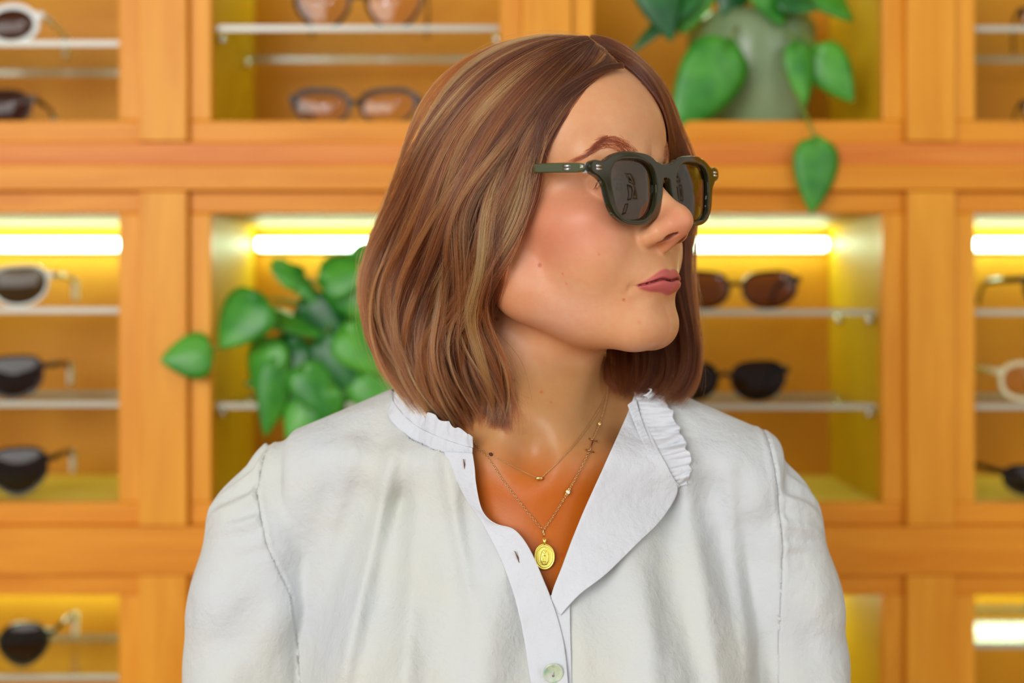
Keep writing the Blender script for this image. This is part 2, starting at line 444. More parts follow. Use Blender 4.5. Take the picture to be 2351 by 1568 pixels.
# ================================================================== PLANTS
def leaf_mat(name, c0, c1):
    m, nt, b = nodes_of(name)
    tc = N(nt, 'ShaderNodeTexCoord'); n = N(nt, 'ShaderNodeTexNoise'); n.inputs['Scale'].default_value = 22
    L(nt, tc.outputs['Object'], n.inputs['Vector'])
    L(nt, ramp(nt, n.outputs['Fac'], [(0.35, c0), (0.65, c1)]), b.inputs['Base Color'])
    b.inputs['Roughness'].default_value = 0.38
    b.inputs['Transmission Weight'].default_value = 0.0
    b.inputs['Subsurface Weight'].default_value = 0.0
    return m
M_leaf = leaf_mat('pothos_leaf_green', srgb(38, 128, 34), srgb(84, 168, 48))
M_leafd = leaf_mat('pothos_leaf_dark', srgb(14, 84, 34), srgb(40, 120, 50))
M_stem = simple('pothos_stem', srgb(120, 150, 50), 0.5)
def leaf_geo(mb, base, tip, nrm, wid, mi=0, cup=0.18, curl=0.12):
    base, tip = Vector(base), Vector(tip); ax = tip - base; Ln = ax.length; ax.normalize()
    nrm = Vector(nrm); nrm = (nrm - ax * nrm.dot(ax)).normalized(); sd = ax.cross(nrm).normalized()
    nu, nv = 12, 6; v = []; f = []
    for i in range(nu + 1):
        u = i / nu
        wf = (math.sin(math.pi * min(1, u ** 0.62)) ** 0.75) * (1 - 0.25 * u) if 0 < u < 1 else 0.0
        for j in range(-nv // 2, nv // 2 + 1):
            q = j / (nv / 2)
            back = -0.10 * Ln * (q * q) * (1 - u) ** 2 * 1.6
            x = q * wf * wid * 0.62
            z = -cup * abs(q) ** 1.5 * wf * wid * 0.5 - curl * Ln * (u - 0.3) ** 2 + 0.03 * wid * (1 - abs(q))
            v.append(base + ax * (u * Ln + back) + sd * x + nrm * z)
    w_ = nv + 1
    for i in range(nu):
        for j in range(nv):
            f.append((i * w_ + j, i * w_ + j + 1, (i + 1) * w_ + j + 1, (i + 1) * w_ + j))
    mb.add(v, f, mi)
def bez(a, b, c, n=10):
    a, b, c = Vector(a), Vector(b), Vector(c)
    return [a * (1 - t) ** 2 + b * 2 * t * (1 - t) + c * t * t for t in [i / n for i in range(n + 1)]]
def plant(label, root_pt, leaves, pot=None):
    t = thing('potted_pothos', label, 'plant', (root_pt.x, root_pt.y, pot[2]))
    org = Vector(t.location); lf = MB(); st = MB()
    for (bx, by, tx, ty, d, wd, dark, nx, ny, nz) in leaves:
        b = P(bx, by, d); q = P(tx, ty, d - 0.004)
        leaf_geo(lf, b - org, q - org, (nx, ny, nz), wd, dark)
        mid = (root_pt + b) / 2 + Vector((0, -0.005, 0.03 + 0.02 * random.random()))
        st.tube([p - org for p in bez(root_pt, mid, b, 8)], 0.0016, 6)
    o = lf.build('foliage', [M_leaf, M_leafd], t, smooth=True)
    so = o.modifiers.new('solid', 'SOLIDIFY'); so.thickness = 0.0006
    st.build('stems', M_stem, t, smooth=True)
    return t
# pot with a ribbed grey-green glaze, in the upper centre-right cabinet
def ribbed():
    m, nt, b = nodes_of('ribbed_sage_glaze')
    tc = N(nt, 'ShaderNodeTexCoord'); n = N(nt, 'ShaderNodeTexNoise'); n.inputs['Scale'].default_value = 9
    L(nt, tc.outputs['Object'], n.inputs['Vector'])
    L(nt, ramp(nt, n.outputs['Fac'], [(0.35, srgb(118, 140, 96)), (0.7, srgb(150, 172, 134))]), b.inputs['Base Color'])
    b.inputs['Roughness'].default_value = 0.25
    return m
M_pot = ribbed()
M_soil = simple('dark_soil', (0.03, 0.02, 0.012), 0.95)
def pot(parent, r0, r1, h, ribs=36):
    v = []; f = []; n = ribs * 2
    prof = [(r0 * 0.9, 0), (r0, 0.004), (r1, h * 0.5), (r1 * 1.0, h * 0.9), (r1 * 0.93, h), (r1 * 0.86, h), (r1 * 0.86, h * 0.86)]
    for i, (r, z) in enumerate(prof):
        for k in range(n):
            rr = r + (0.0010 if k % 2 else -0.0006) * (1 if 0 < i < 4 else 0)
            v.append((rr * math.cos(2 * math.pi * k / n), rr * math.sin(2 * math.pi * k / n), z))
    for i in range(len(prof) - 1):
        for k in range(n): f.append((i * n + k, i * n + (k + 1) % n, (i + 1) * n + (k + 1) % n, (i + 1) * n + k))
    f.append(tuple(range(n - 1, -1, -1)))
    MB().add(v, f).build('pot', M_pot, parent, smooth=True)
    m = MB(); m.lathe([(0.0005, h * 0.84), (r1 * 0.855, h * 0.86), (r1 * 0.5, h * 0.88), (0.0005, h * 0.885)], 24)
    m.build('soil', M_soil, parent, smooth=True)
z_ = ZB1
rp = Vector((seat(1725, 1.66, 0)[0], 0.66, z_ + 0.125))
LV = [ # base px,py, tip px,py, depth, width, dark, normal
 (1560, 210, 1540, 300, 1.56, 0.001, 0, 0, -1, 0),
 (1668, 120, 1546, 312, 1.55, 0.066, 0, 0.35, -1, 0.25),
 (1590, -10, 1440, 120, 1.58, 0.024, 1, -0.3, -1, 0.5),
 (1500, -60, 1545, 95, 1.57, 0.050, 1, 0.1, -1, 0.2),
 (1600, -40, 1560, 80, 1.60, 0.045, 0, -0.2, -1, 0.3),
 (1700, -70, 1660, 35, 1.60, 0.050, 1, 0.2, -1, 0.6),
 (1760, -60, 1800, 60, 1.58, 0.055, 0, 0.3, -1, 0.4),
 (1850, -60, 1965, 45, 1.59, 0.055, 0, 0.4, -1, 0.5),
 (1800, -20, 1880, 20, 1.57, 0.045, 1, 0.0, -1, 0.8),
 (1835, 110, 1850, 245, 1.57, 0.033, 0, 0.3, -1, 0.1),
 (1880, 120, 1960, 235, 1.58, 0.045, 0, -0.3, -1, 0.3),
 (1878, 335, 1866, 492, 1.528, 0.045, 0, 0.1, -1, 0.05),
 (1640, -90, 1560, -30, 1.62, 0.05, 0, 0, -1, 0.8),
 (1900, -90, 1990, -40, 1.62, 0.05, 0, 0.2, -1, 0.6)]
pl = plant('pothos in a ribbed grey-green pot with one long leaf hanging below its cabinet', rp, LV[1:], (0, 0, z_ + 0.0003))
pl.location.y = 0.66
pot(pl, 0.060, 0.074, 0.135)
# trailing plant in the centre-left cabinet
z_ = SH[(0, 0)][0]
rp = Vector((seat(800, 1.67, 0)[0], 0.67, z_ + 0.075))
LV = [
 (474, 812, 366, 826, 1.53, 0.046, 0, 0.0, -1, 0.2),
 (588, 690, 500, 800, 1.545, 0.060, 0, -0.25, -1, 0.25),
 (640, 610, 745, 705, 1.60, 0.022, 0, -0.2, -1, 0.6),
 (745, 640, 860, 610, 1.58, 0.050, 0, 0.2, -1, 0.5),
 (800, 600, 880, 700, 1.60, 0.055, 0, 0.2, -1, 0.2),
 (600, 715, 760, 770, 1.585, 0.034, 0, 0.1, -0.7, 1),
 (700, 700, 790, 790, 1.60, 0.045, 1, 0.1, -1, -0.3),
 (760, 740, 860, 820, 1.60, 0.05, 1, 0.1, -1, 0.3),
 (680, 790, 590, 900, 1.575, 0.052, 1, -0.2, -1, 0.4),
 (640, 840, 610, 1005, 1.56, 0.036, 0, 0.3, -1, 0.1),
 (740, 850, 640, 960, 1.57, 0.040, 1, 0.3, -1, 0.2),
 (700, 930, 660, 1020, 1.56, 0.036, 0, 0.0, -1, 0.4),
 (800, 880, 730, 980, 1.575, 0.050, 0, 0.2, -1, 0.4),
 (860, 830, 900, 930, 1.585, 0.055, 1, 0.2, -1, 0.4),
 (780, 800, 700, 830, 1.59, 0.040, 0, 0.0, -1, 0.6),
 (850, 900, 800, 1000, 1.58, 0.05, 0, 0.2, -1, 0.1),
 (900, 560, 960, 640, 1.60, 0.05, 0, 0, -1, 0.6),
 (900, 720, 1000, 760, 1.60, 0.05, 1, 0, -1, 0.6),
 (660, 860, 560, 880, 1.60, 0.03, 0, 0, -1, 0.4),
 (830, 620, 905, 560, 1.60, 0.05, 0, 0.2, -1, 0.4), (790, 640, 850, 740, 1.58, 0.055, 0, -0.2, -1, 0.3), (850, 700, 930, 780, 1.60, 0.055, 0, 0.2, -1, 0.5),
 (800, 760, 890, 860, 1.57, 0.055, 0, 0.3, -1, 0.2), (740, 790, 820, 900, 1.57, 0.050, 1, -0.2, -1, 0.3), (700, 850, 760, 960, 1.56, 0.045, 0, 0.2, -1, 0.2),
 (840, 860, 900, 960, 1.57, 0.050, 0, 0.1, -1, 0.3), (620, 790, 585, 905, 1.565, 0.045, 0, -0.3, -1, 0.2), (690, 640, 620, 612, 1.60, 0.030, 0, 0.0, -1, 0.6),
 (760, 900, 700, 1010, 1.56, 0.038, 0, 0.2, -1, 0.1), (880, 640, 960, 720, 1.61, 0.055, 1, 0.2, -1, 0.4)]
pl = plant('bushy trailing pothos in the middle cabinet left of her neck', rp, LV, (0, 0, z_ + 0.0003))
pl.location.y = 0.67
pot(pl, 0.042, 0.052, 0.080)
# ================================================================== IMPLICIT-SURFACE MESHER (millimetres; origin x=0, y=0, z=1.5 m)
f32 = np.float32
def smin(a, b, k):
    h = np.maximum(k - np.abs(a - b), 0) / k
    return np.minimum(a, b) - h * h * k * 0.25
def smax(a, b, k): return -smin(-a, -b, k)
def ell(p, c, r, R=None):
    q = p - np.array(c, f32)
    if R is not None: q = q @ R
    r = np.array(r, f32)
    k0 = np.linalg.norm(q / r, axis=1); k1 = np.linalg.norm(q / (r * r), axis=1)
    return k0 * (k0 - 1.0) / np.maximum(k1, 1e-6)
def sph(p, c, r): return np.linalg.norm(p - np.array(c, f32), axis=1) - r
def cone(p, a, b, r1, r2):
    a = np.array(a, f32); b = np.array(b, f32); ab = b - a
    t = np.clip(((p - a) @ ab) / float(ab @ ab), 0, 1)
    return np.linalg.norm(p - a - t[:, None] * ab, axis=1) - (r1 + (r2 - r1) * t)
def chain(p, pts, rs, k=2.0):
    d = None
    for i in range(len(pts) - 1):
        e = cone(p, pts[i], pts[i + 1], rs[i], rs[i + 1])
        d = e if d is None else smin(d, e, k)
    return d

def sdf_mesh(f, lo, hi, h, B=8, newton=2, lip=1.0):
    lo = np.array(lo, float); hi = np.array(hi, float)
    nb = np.ceil((hi - lo) / (h * B)).astype(int)
    g = np.stack(np.meshgrid(*[np.arange(n) for n in nb], indexing='ij'), -1).reshape(-1, 3)
    cen = (lo + (g + 0.5) * B * h).astype(f32)
    def ev(p):
        out = np.empty(len(p), f32)
        for i in range(0, len(p), 400000): out[i:i + 400000] = f(p[i:i + 400000])
        return out
    d = ev(cen)
    g = g[np.abs(d) < (B * h * 0.87) * 1.35 * lip + 2 * h]
    n1 = B + 1
    loc = np.stack(np.meshgrid(*[np.arange(n1)] * 3, indexing='ij'), -1).reshape(-1, 3)
    V = []; CID = []; E = [[], [], []]; SG = [[], [], []]
    dims = nb * B + 1
    st = np.array([dims[1] * dims[2], dims[2], 1], np.int64)
    corners = np.array([(i, j, k) for i in (0, 1) for j in (0, 1) for k in (0, 1)])
    edges = [(a, b) for a in range(8) for b in range(a + 1, 8) if bin(a ^ b).count('1') == 1]
    for i0 in range(0, len(g), 1500):
        gg = g[i0:i0 + 1500]
        idx = gg[:, None, :] * B + loc[None]
        pts = (lo + idx.reshape(-1, 3) * h).astype(f32)
        D = ev(pts).reshape(len(gg), n1, n1, n1)
        s = D < 0
        c8 = np.stack([D[:, a:a + B, b:b + B, c:c + B] for a, b, c in corners], -1)
        s8 = c8 < 0; cnt = s8.sum(-1); act = (cnt > 0) & (cnt < 8)
        w = np.argwhere(act)
        if len(w) == 0: continue
        dv = c8[act]; sv = s8[act]
        acc = np.zeros((len(w), 3)); m = np.zeros(len(w))
        for a, b in edges:
            x = sv[:, a] != sv[:, b]
            t = np.where(x, dv[:, a] / np.where(x, dv[:, a] - dv[:, b], 1), 0)
            pp = corners[a] + t[:, None] * (corners[b] - corners[a])
            acc += pp * x[:, None]; m += x
        base = gg[w[:, 0]] * B + w[:, 1:]
        V.append(lo + (base + acc / m[:, None]) * h); CID.append(base @ st)
        for ax in range(3):
            sl0 = [slice(None)] + [slice(0, B)] * 3; sl1 = list(sl0); sl1[1 + ax] = slice(1, B + 1)
            x = s[tuple(sl0)] != s[tuple(sl1)]
            ww = np.argwhere(x)
            E[ax].append((gg[ww[:, 0]] * B + ww[:, 1:])); SG[ax].append(s[tuple(sl0)][x])
    V = np.concatenate(V); CID = np.concatenate(CID)
    o = np.argsort(CID); V = V[o]; CID = CID[o]
    Q = []
    for ax in range(3):
        e = np.concatenate(E[ax]); sg = np.concatenate(SG[ax])
        b_, c_ = [(1, 2), (2, 0), (0, 1)][ax]
        ids = []
        ok = np.ones(len(e), bool)
        for db, dc in ((0, 0), (-1, 0), (-1, -1), (0, -1)):
            q = e.copy(); q[:, b_] += db; q[:, c_] += dc
            ok &= (q >= 0).all(1)
            cid = q @ st; k = np.clip(np.searchsorted(CID, cid), 0, len(CID) - 1)
            ok &= CID[k] == cid; ids.append(k)
        q = np.stack(ids, 1); q[~sg] = q[~sg][:, ::-1]
        Q.append(q[ok])
    Q = np.concatenate(Q)
    for _ in range(newton):
        p = V.astype(f32); e = 0.25 * h; d0 = ev(p)
        gr = np.stack([(ev(p + np.array(v, f32) * e) - ev(p - np.array(v, f32) * e)) / (2 * e) for v in ((1, 0, 0), (0, 1, 0), (0, 0, 1))], 1)
        gn = np.maximum((gr ** 2).sum(1), 0.05)
        stp = gr * (d0 / gn)[:, None]
        ln = np.linalg.norm(stp, axis=1, keepdims=True); stp *= np.minimum(1, 0.7 * h / np.maximum(ln, 1e-6))
        V = V - stp
    return V, Q

def np_mesh(name, V, Q, mat, parent=None, scale=0.001, zoff=1.5, col=None, smooth=True):
    """V in mm (n x 3), Q quads"""
    me = bpy.data.meshes.new(name)
    v = V * scale; v[:, 2] += zoff
    me.vertices.add(len(v)); me.vertices.foreach_set('co', v.astype(f32).ravel())
    me.loops.add(Q.size); me.loops.foreach_set('vertex_index', Q.astype(np.int32).ravel())
    me.polygons.add(len(Q)); me.polygons.foreach_set('loop_start', np.arange(0, Q.size, Q.shape[1], dtype=np.int32))
    me.update(calc_edges=True); me.validate()
    if col is not None:
        a = me.color_attributes.new('tone', 'FLOAT_COLOR', 'POINT')
        a.data.foreach_set('color', np.concatenate([col, np.ones((len(col), 1))], 1).astype(f32).ravel())
    return link(name, me, mat, parent, smooth)
def compact(V, Q):
    u, inv = np.unique(Q, return_inverse=True)
    return V[u], inv.reshape(Q.shape), u
# ================================================================== PERSON: body
# head frame: x towards her left, y forward, z up (mm), origin level with the nose bridge on the head axis
HO = np.array([25.5, 4.0, 82.0])
YAW, PITCH_H, ROLL = math.radians(52), math.radians(7.5), math.radians(2)
def head_matrix():
    f = np.array([math.sin(YAW), -math.cos(YAW), 0.0]); l = np.array([math.cos(YAW), math.sin(YAW), 0.0]); u = np.array([0, 0, 1.0])
    f2 = f * math.cos(PITCH_H) + u * math.sin(PITCH_H); u2 = u * math.cos(PITCH_H) - f * math.sin(PITCH_H)
    l2 = l * math.cos(ROLL) + u2 * math.sin(ROLL); u3 = u2 * math.cos(ROLL) - l * math.sin(ROLL)
    return np.stack([l2, f2, u3], 1)
HR = head_matrix()
def to_head(p): return (p - HO.astype(f32)) @ HR.astype(f32)
def from_head(q): return np.asarray(q) @ HR.T + HO
def rotx(a):
    c, s = math.cos(a), math.sin(a); return np.array([[1, 0, 0], [0, c, -s], [0, s, c]], f32)
def rotz(a):
    c, s = math.cos(a), math.sin(a); return np.array([[c, -s, 0], [s, c, 0], [0, 0, 1]], f32)

def smoothstep(a, b, x):
    t = np.clip((x - a) / (b - a), 0, 1); return t * t * (3 - 2 * t)
def head_sdf(q):
    m = q.copy(); m[:, 0] = np.abs(m[:, 0])
    d = ell(m, (0, -8, 28), (71, 90, 82))
    d = smin(d, ell(m, (0, 37, 36), (61, 55, 54)), 18)
    d = smin(d, ell(m, (0, 38, -34), (53, 47, 62)), 16)
    d = smin(d, ell(m, (0, 34, -78), (44, 44, 34)), 20)
    d = smin(d, cone(m, (45, 2, -62), (17, 66, -101), 13, 12), 24)
    d = smin(d, cone(m, (50, 0, -20), (46, 2, -66), 13, 11.5), 34)
    d = smin(d, ell(m, (0, 71, -101), (18, 15, 13.5)), 16)
    d = smin(d, ell(m, (43, 49, -26), (17, 26, 14)), 18)
    d = smin(d, ell(m, (33, 56, -50), (22, 24, 24)), 18)
    d = smin(d, ell(m, (0, 68, -67), (30, 23.5, 22)), 12)
    d = smin(d, cone(m, (10, 82, 12), (42, 68, 14), 7.5, 7), 10)
    fi = np.nonzero((m[:, 1] > 42) & (np.abs(m[:, 2] + 40) < 78))[0]
    if len(fi): d[fi] = face_detail(m[fi], d[fi])
    ei = np.nonzero((m[:, 0] > 48) & (np.abs(m[:, 2] + 20) < 62) & (np.abs(m[:, 1] + 6) < 50))[0]
    if len(ei):
        m2 = (m[ei] - np.array((71, -8, -20), f32)) @ rotz(0.18)
        ear = ell(m2, (2, 0, 0), (5.5, 17, 30))
        ear = smax(ear, -ell(m2, (7.5, 2, 1), (5, 11, 20)), 3)
        ear = smin(ear, ell(m2, (1.5, 9, -29), (4.2, 7.5, 9)), 5)
        ear = smin(ear, ell(m2, (3, 12, -4), (3, 4, 6)), 4)
        d[ei] = smin(d[ei], ear, 5)
    return d

def lip_lines(x):
    """x = distance from the midline (mm) -> heights of the seam, upper and lower vermilion borders"""
    u = np.clip(x / 26.0, 0, 1)
    zs_ = -72.9 + 1.5 * np.exp(-((x - 10) / 7.0) ** 2) - 1.2 * u ** 3
    zt = zs_ + np.maximum(8.2 * (1 - u ** 1.25) ** 0.85 - 1.1 * np.exp(-(x / 2.6) ** 2), 0.02)
    zb = zs_ - np.maximum(9.4 * (1 - u ** 2.0) ** 0.72, 0.02)
    return zs_, zt, zb
def lip_lift(m):
    x, z = m[:, 0], m[:, 2]
    zs_, zt, zb = lip_lines(x)
    env = np.clip(1 - (x / 27.0) ** 2, 0, 1) ** 0.6
    u = (z - zs_) / np.maximum(zt - zs_, 1.0); v = (zs_ - z) / np.maximum(zs_ - zb, 1.0)
    fu = np.interp(u, [-.2, 0, .15, .4, .75, 1.0, 1.25, 1.7], [0, .35, .8, 1.0, .72, .42, .12, 0])
    fv = np.interp(v, [-.2, 0, .12, .4, .7, .95, 1.2, 1.5], [0, .45, .85, 1.0, .80, .38, .10, 0])
    T = np.where(z >= zs_, 2.8 * fu, 3.4 * fv) * env
    T -= 2.3 * np.exp(-((z - zs_) / 0.75) ** 2) * np.clip((27.5 - x) / 3, 0, 1)
    T -= 1.1 * np.exp(-((x - 28.5) / 2.6) ** 2 - ((z + 75) / 3.5) ** 2)
    return T
def face_detail(m, d):
    # eye sockets, lids
    d = smax(d, -ell(m, (32, 91, -6), (19, 13, 12)), 9)
    lid = sph(m, (32, 70.5, -6), 13.0)
    lid = smax(lid, -ell(m, (33, 86, -7), (15.0, 10, 3.6)), 1.2)
    d = smin(d, lid, 3)
    # mouth: raised vermilion either side of a closed seam
    d = d - lip_lift(m) * smoothstep(55, 70, m[:, 1])
    d = smax(d, -ell(m, (0, 97, -89.5), (20, 7.0, 4.6)), 9)
    d = smax(d, -cone(m, (0, 96.5, -53), (0, 96.8, -60), 1.5, 1.9), 4)
    # nose
    n = cone(m, (0, 78, 3), (0, 102.5, -28), 5.8, 5.6)
    n = smin(n, cone(m, (0, 80, -2), (0, 90, -36), 7.0, 11.5), 6)
    n = smin(n, ell(m, (0, 105.0, -34.5), (8.6, 9.4, 8.6)), 9)
    n = smin(n, cone(m, (0, 104, -41), (0, 91, -48.5), 3.6, 4.6), 5)
    n = smin(n, chain(m, [(14.6, 87.5, -42.5), (12.6, 95, -40.2), (8.0, 101.5, -37.0)], (6.4, 5.8, 5.0), 5), 7)
    d = smin(d, n, 4.5)
    nos = chain(m, [(12.4, 94.5, -47.6), (9.6, 99.5, -44.8), (6.0, 104.8, -41.8)], (1.5, 2.6, 1.2), 2)
    d = smax(d, -nos, 1.6)
    return d

MX = 14.0
def torso_sdf(p, arms=True):
    d = cone(p, (18, 34, 15), (12, 28, -80), 50, 52)
    d = smin(d, cone(p, (-24, 2, 12), (6, -28, -92), 7, 7), 18)
    d = smin(d, cone(p, (58, 12, -20), (22, -30, -92), 6, 7), 18)
    for s, xe in ((-1, -152), (1, 178)):
        d = smin(d, cone(p, (MX + s * 10, 46, -56), (xe, 32, -128), 34, 30), 22)
        d = smin(d, cone(p, (MX + s * 14, -32, -106), (xe * 0.85, 2, -108), 6, 7), 20)
        if arms: d = smin(d, cone(p, (xe, 30, -142), (xe + s * 36, 26, -420), 36, 30), 24)
    d = smin(d, cone(p, (MX, 12, -112), (MX, 6, -230), 48, 70), 40)
    d = smin(d, ell(p, (MX, 28, -250), (142, 84, 165)), 40)
    d = smin(d, ell(p, (MX, 28, -420), (130, 84, 120)), 50)
    for s in (-1, 1):
        d = smin(d, ell(p, (MX + s * 66, -36, -262), (58, 50, 58)), 34)
    # hollow above the sternum
    d = smax(d, -ell(p, (MX - 1, -50, -92), (10, 14, 12)), 24)
    return d
def vnoise(p, s, seed=0.0):
    a, b, c = p[:, 0] / s + seed, p[:, 1] / s - seed * 1.3, p[:, 2] / s + seed * 0.7
    return (np.sin(a * 1.7 + np.sin(b * 1.3 + c) * 1.2) + np.sin(b * 2.1 + np.sin(c * 1.9 - a)) + np.sin(c * 1.5 + np.sin(a * 2.3 + b) * 1.4)) / 3
SEAM_L = ([-440, -263, -201, -164, -126, -96, -60], [-150, -150, -156, -172, -182, -178, -174])
SEAM_R = ([-440, -263, -210, -164, -118, -88, -60], [186, 185, 188, 191, 187, 184, 182])
def seamL(z): return np.interp(z, *SEAM_L)
def seamR(z): return np.interp(z, *SEAM_R)
def shirt_sdf(p, folds=True):
    x, y, z = p[:, 0], p[:, 1], p[:, 2]
    t = torso_sdf(p, False) - 5.5
    for s, xe in ((-1, -154), (1, 176)):
        t = smin(t, cone(p, (MX + s * 60, 40, -90), (xe, 32, -124), 34, 33), 24)
    t = smin(t, ell(p, (16, 16, -330), (150, 104, 170)), 36)
    t = smin(t, ell(p, (16, 10, -235), (142, 70, 110)), 30)
    t = smin(t, ell(p, (18, 26, -265), (172, 90, 150)), 26)
    t = smin(t, cone(p, (-118, 30, -150), (-128, 26, -330), 36, 42), 22)
    t = smin(t, cone(p, (146, 30, -150), (156, 26, -330), 36, 40), 22)
    t = smax(t, -(p[:, 0] + 166), 10); t = smax(t, p[:, 0] - 198, 10)
    if folds:
        w = 6 * vnoise(p, 60, 1.0)
        fr = smoothstep(-90, -140, z)
        D = 1.5 * np.sin((x * 1.0 + 0.22 * (z + 100) * np.sign(x - 20) + w) / 8.2) + 1.1 * np.sin((x * 1.0 - 0.12 * z + 2 * w) / 14.5 + 1.0)
        D = D * fr * 1.9 + 1.9 * vnoise(p, 26, 3.0) * fr
        # drape lines running down and in from the left shoulder and neckband
        for (x0, z0, x1, z1, A, wd) in ((-78, -75, -118, -270, 2.2, 7), (-66, -80, -70, -280, 1.8, 8), (-48, -88, -26, -200, 2.0, 6), (-108, -82, -140, -200, 1.6, 8), (120, -85, 138, -280, 1.6, 9), (150, -95, 166, -280, 1.6, 7), (96, -130, 88, -290, 1.2, 9)):
            u = np.clip((z - z0) / (z1 - z0), 0, 1); xl = x0 + (x1 - x0) * u
            D = D + 2.5 * A * np.exp(-((x - xl) / wd) ** 2) * smoothstep(0.0, 0.12, (z - z0) / (z1 - z0)) * smoothstep(1.15, 0.7, (z - z0) / (z1 - z0))
        t = t - D * (np.abs(t) < 14)
    a = chain(p, [(-166, 32, -124), (-181, 30, -158), (-191, 26, -205), (-194, 22, -265), (-200, 14, -420)], (29, 39, 43, 44, 42), 14)
    b = chain(p, [(172, 34, -120), (186, 32, -154), (197, 28, -205), (200, 24, -265), (204, 16, -420)], (29, 37, 40, 42, 42), 14)
    if folds:
        for k, (sg, xs) in enumerate(((-1, seamL(z)), (1, seamR(z)))):
            ds = np.maximum((x - xs) * sg, 0)
            top = smoothstep(-190, -110, z)
            an = np.arctan2(y - 30, z + 175) * 1.0
            D = 3.2 * np.sin(an * 19 + 1.5 * np.sin(ds / 14 + k)) * np.exp(-ds / 32) * top * smoothstep(0, 5, ds)
            D += 2.0 * np.sin((z * 0.55 + x * 0.8 * sg) / 9.0 + 2.0 * vnoise(p, 40, 2.0 + k)) * smoothstep(-165, -215, z)
            D += 2.2 * vnoise(p, 34, 5.0 + k) + 1.4 * np.sin(x / 9.0 + 1.5 * vnoise(p, 60, k)) * smoothstep(-120, -160, z)
            if sg < 0: a = a - D * (np.abs(a) < 14)
            else: b = b - D * (np.abs(b) < 14)
    k_ = 5.0
    d = smin(smin(t, a, k_), b, k_)
    if folds:
        ds = np.minimum(np.abs(x - seamL(z)), np.abs(x - seamR(z)))
        d = d - 0.8 * np.exp(-((ds - 3.0) / 2.0) ** 2) * smoothstep(-215, -150, z) + 0.5 * np.exp(-(ds / 1.6) ** 2) * smoothstep(-215, -150, z)
    return np.maximum(d, -(z + 430))

def body_sdf(p):
    q = to_head(p)
    d = np.full(len(p), 1e3, f32); t = np.full(len(p), 1e3, f32)
    i = np.nonzero(np.linalg.norm(p - HO.astype(f32), axis=1) < 175)[0]
    if len(i): d[i] = head_sdf(q[i])
    j = np.nonzero(p[:, 2] < 40)[0]
    if len(j):
        t[j] = torso_sdf(p[j])
        k = j[p[j][:, 2] < -70]
        if len(k): t[k] = np.maximum(t[k], shirt_sdf(p[k], False) + 3.6 + 5.0 * smoothstep(-115, -175, p[k][:, 2]) * (1 - np.exp(-((p[k][:, 0] - 20) / 70) ** 4)))
    d = smin(d, t, 16)
    return np.maximum(d, -(p[:, 2] + 440))

def smoothstep(a, b, x):
    t = np.clip((x - a) / (b - a), 0, 1); return t * t * (3 - 2 * t)

def skin_material():
    m, nt, b = nodes_of('skin')
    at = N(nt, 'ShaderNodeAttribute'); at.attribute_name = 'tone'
    tc = N(nt, 'ShaderNodeTexCoord')
    n = N(nt, 'ShaderNodeTexNoise'); n.inputs['Scale'].default_value = 60; n.inputs['Detail'].default_value = 4
    L(nt, tc.outputs['Object'], n.inputs['Vector'])
    mx = N(nt, 'ShaderNodeMix', data_type='RGBA', blend_type='MULTIPLY'); mx.inputs[0].default_value = 0.35
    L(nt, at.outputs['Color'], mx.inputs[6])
    L(nt, ramp(nt, n.outputs['Fac'], [(0.35, (0.86, 0.80, 0.78)), (0.7, (1, 1, 1))]), mx.inputs[7])
    n2 = N(nt, 'ShaderNodeTexNoise'); n2.inputs['Scale'].default_value = 210; n2.inputs['Detail'].default_value = 3
    L(nt, tc.outputs['Object'], n2.inputs['Vector'])
    mx2 = N(nt, 'ShaderNodeMix', data_type='RGBA', blend_type='MULTIPLY'); mx2.inputs[0].default_value = 0.5
    L(nt, mx.outputs[2], mx2.inputs[6])
    L(nt, ramp(nt, n2.outputs['Fac'], [(0.35, (1.0, 0.86, 0.82)), (0.65, (0.98, 1.0, 0.96))]), mx2.inputs[7])
    L(nt, mx2.outputs[2], b.inputs['Base Color'])
    b.inputs['Roughness'].default_value = 0.40
    b.inputs['Specular IOR Level'].default_value = 0.32
    b.inputs['Subsurface Weight'].default_value = 0.14
    b.inputs['Subsurface Radius'].default_value = (1.0, 0.4, 0.2)
    b.inputs['Subsurface Scale'].default_value = 0.006
    v = N(nt, 'ShaderNodeTexNoise'); v.inputs['Scale'].default_value = 900; v.inputs['Detail'].default_value = 2
    L(nt, tc.outputs['Object'], v.inputs['Vector'])
    bp = N(nt, 'ShaderNodeBump'); bp.inputs['Strength'].default_value = 0.10; bp.inputs['Distance'].default_value = 0.0006
    L(nt, v.outputs['Fac'], bp.inputs['Height']); L(nt, bp.outputs[0], b.inputs['Normal'])
    return m

person = thing('person', 'woman in a white ruffle-collared blouse and dark sunglasses, her face turned aside', 'person', (0.014, 0.03, 0.0))
def adopt(o, parent):
    """parent without moving"""
    o.parent = parent; o.matrix_parent_inverse = Matrix.Translation(-Vector(parent_world(parent)))
def parent_world(o):
    return o.location if o.parent is None else (0, 0, 0)

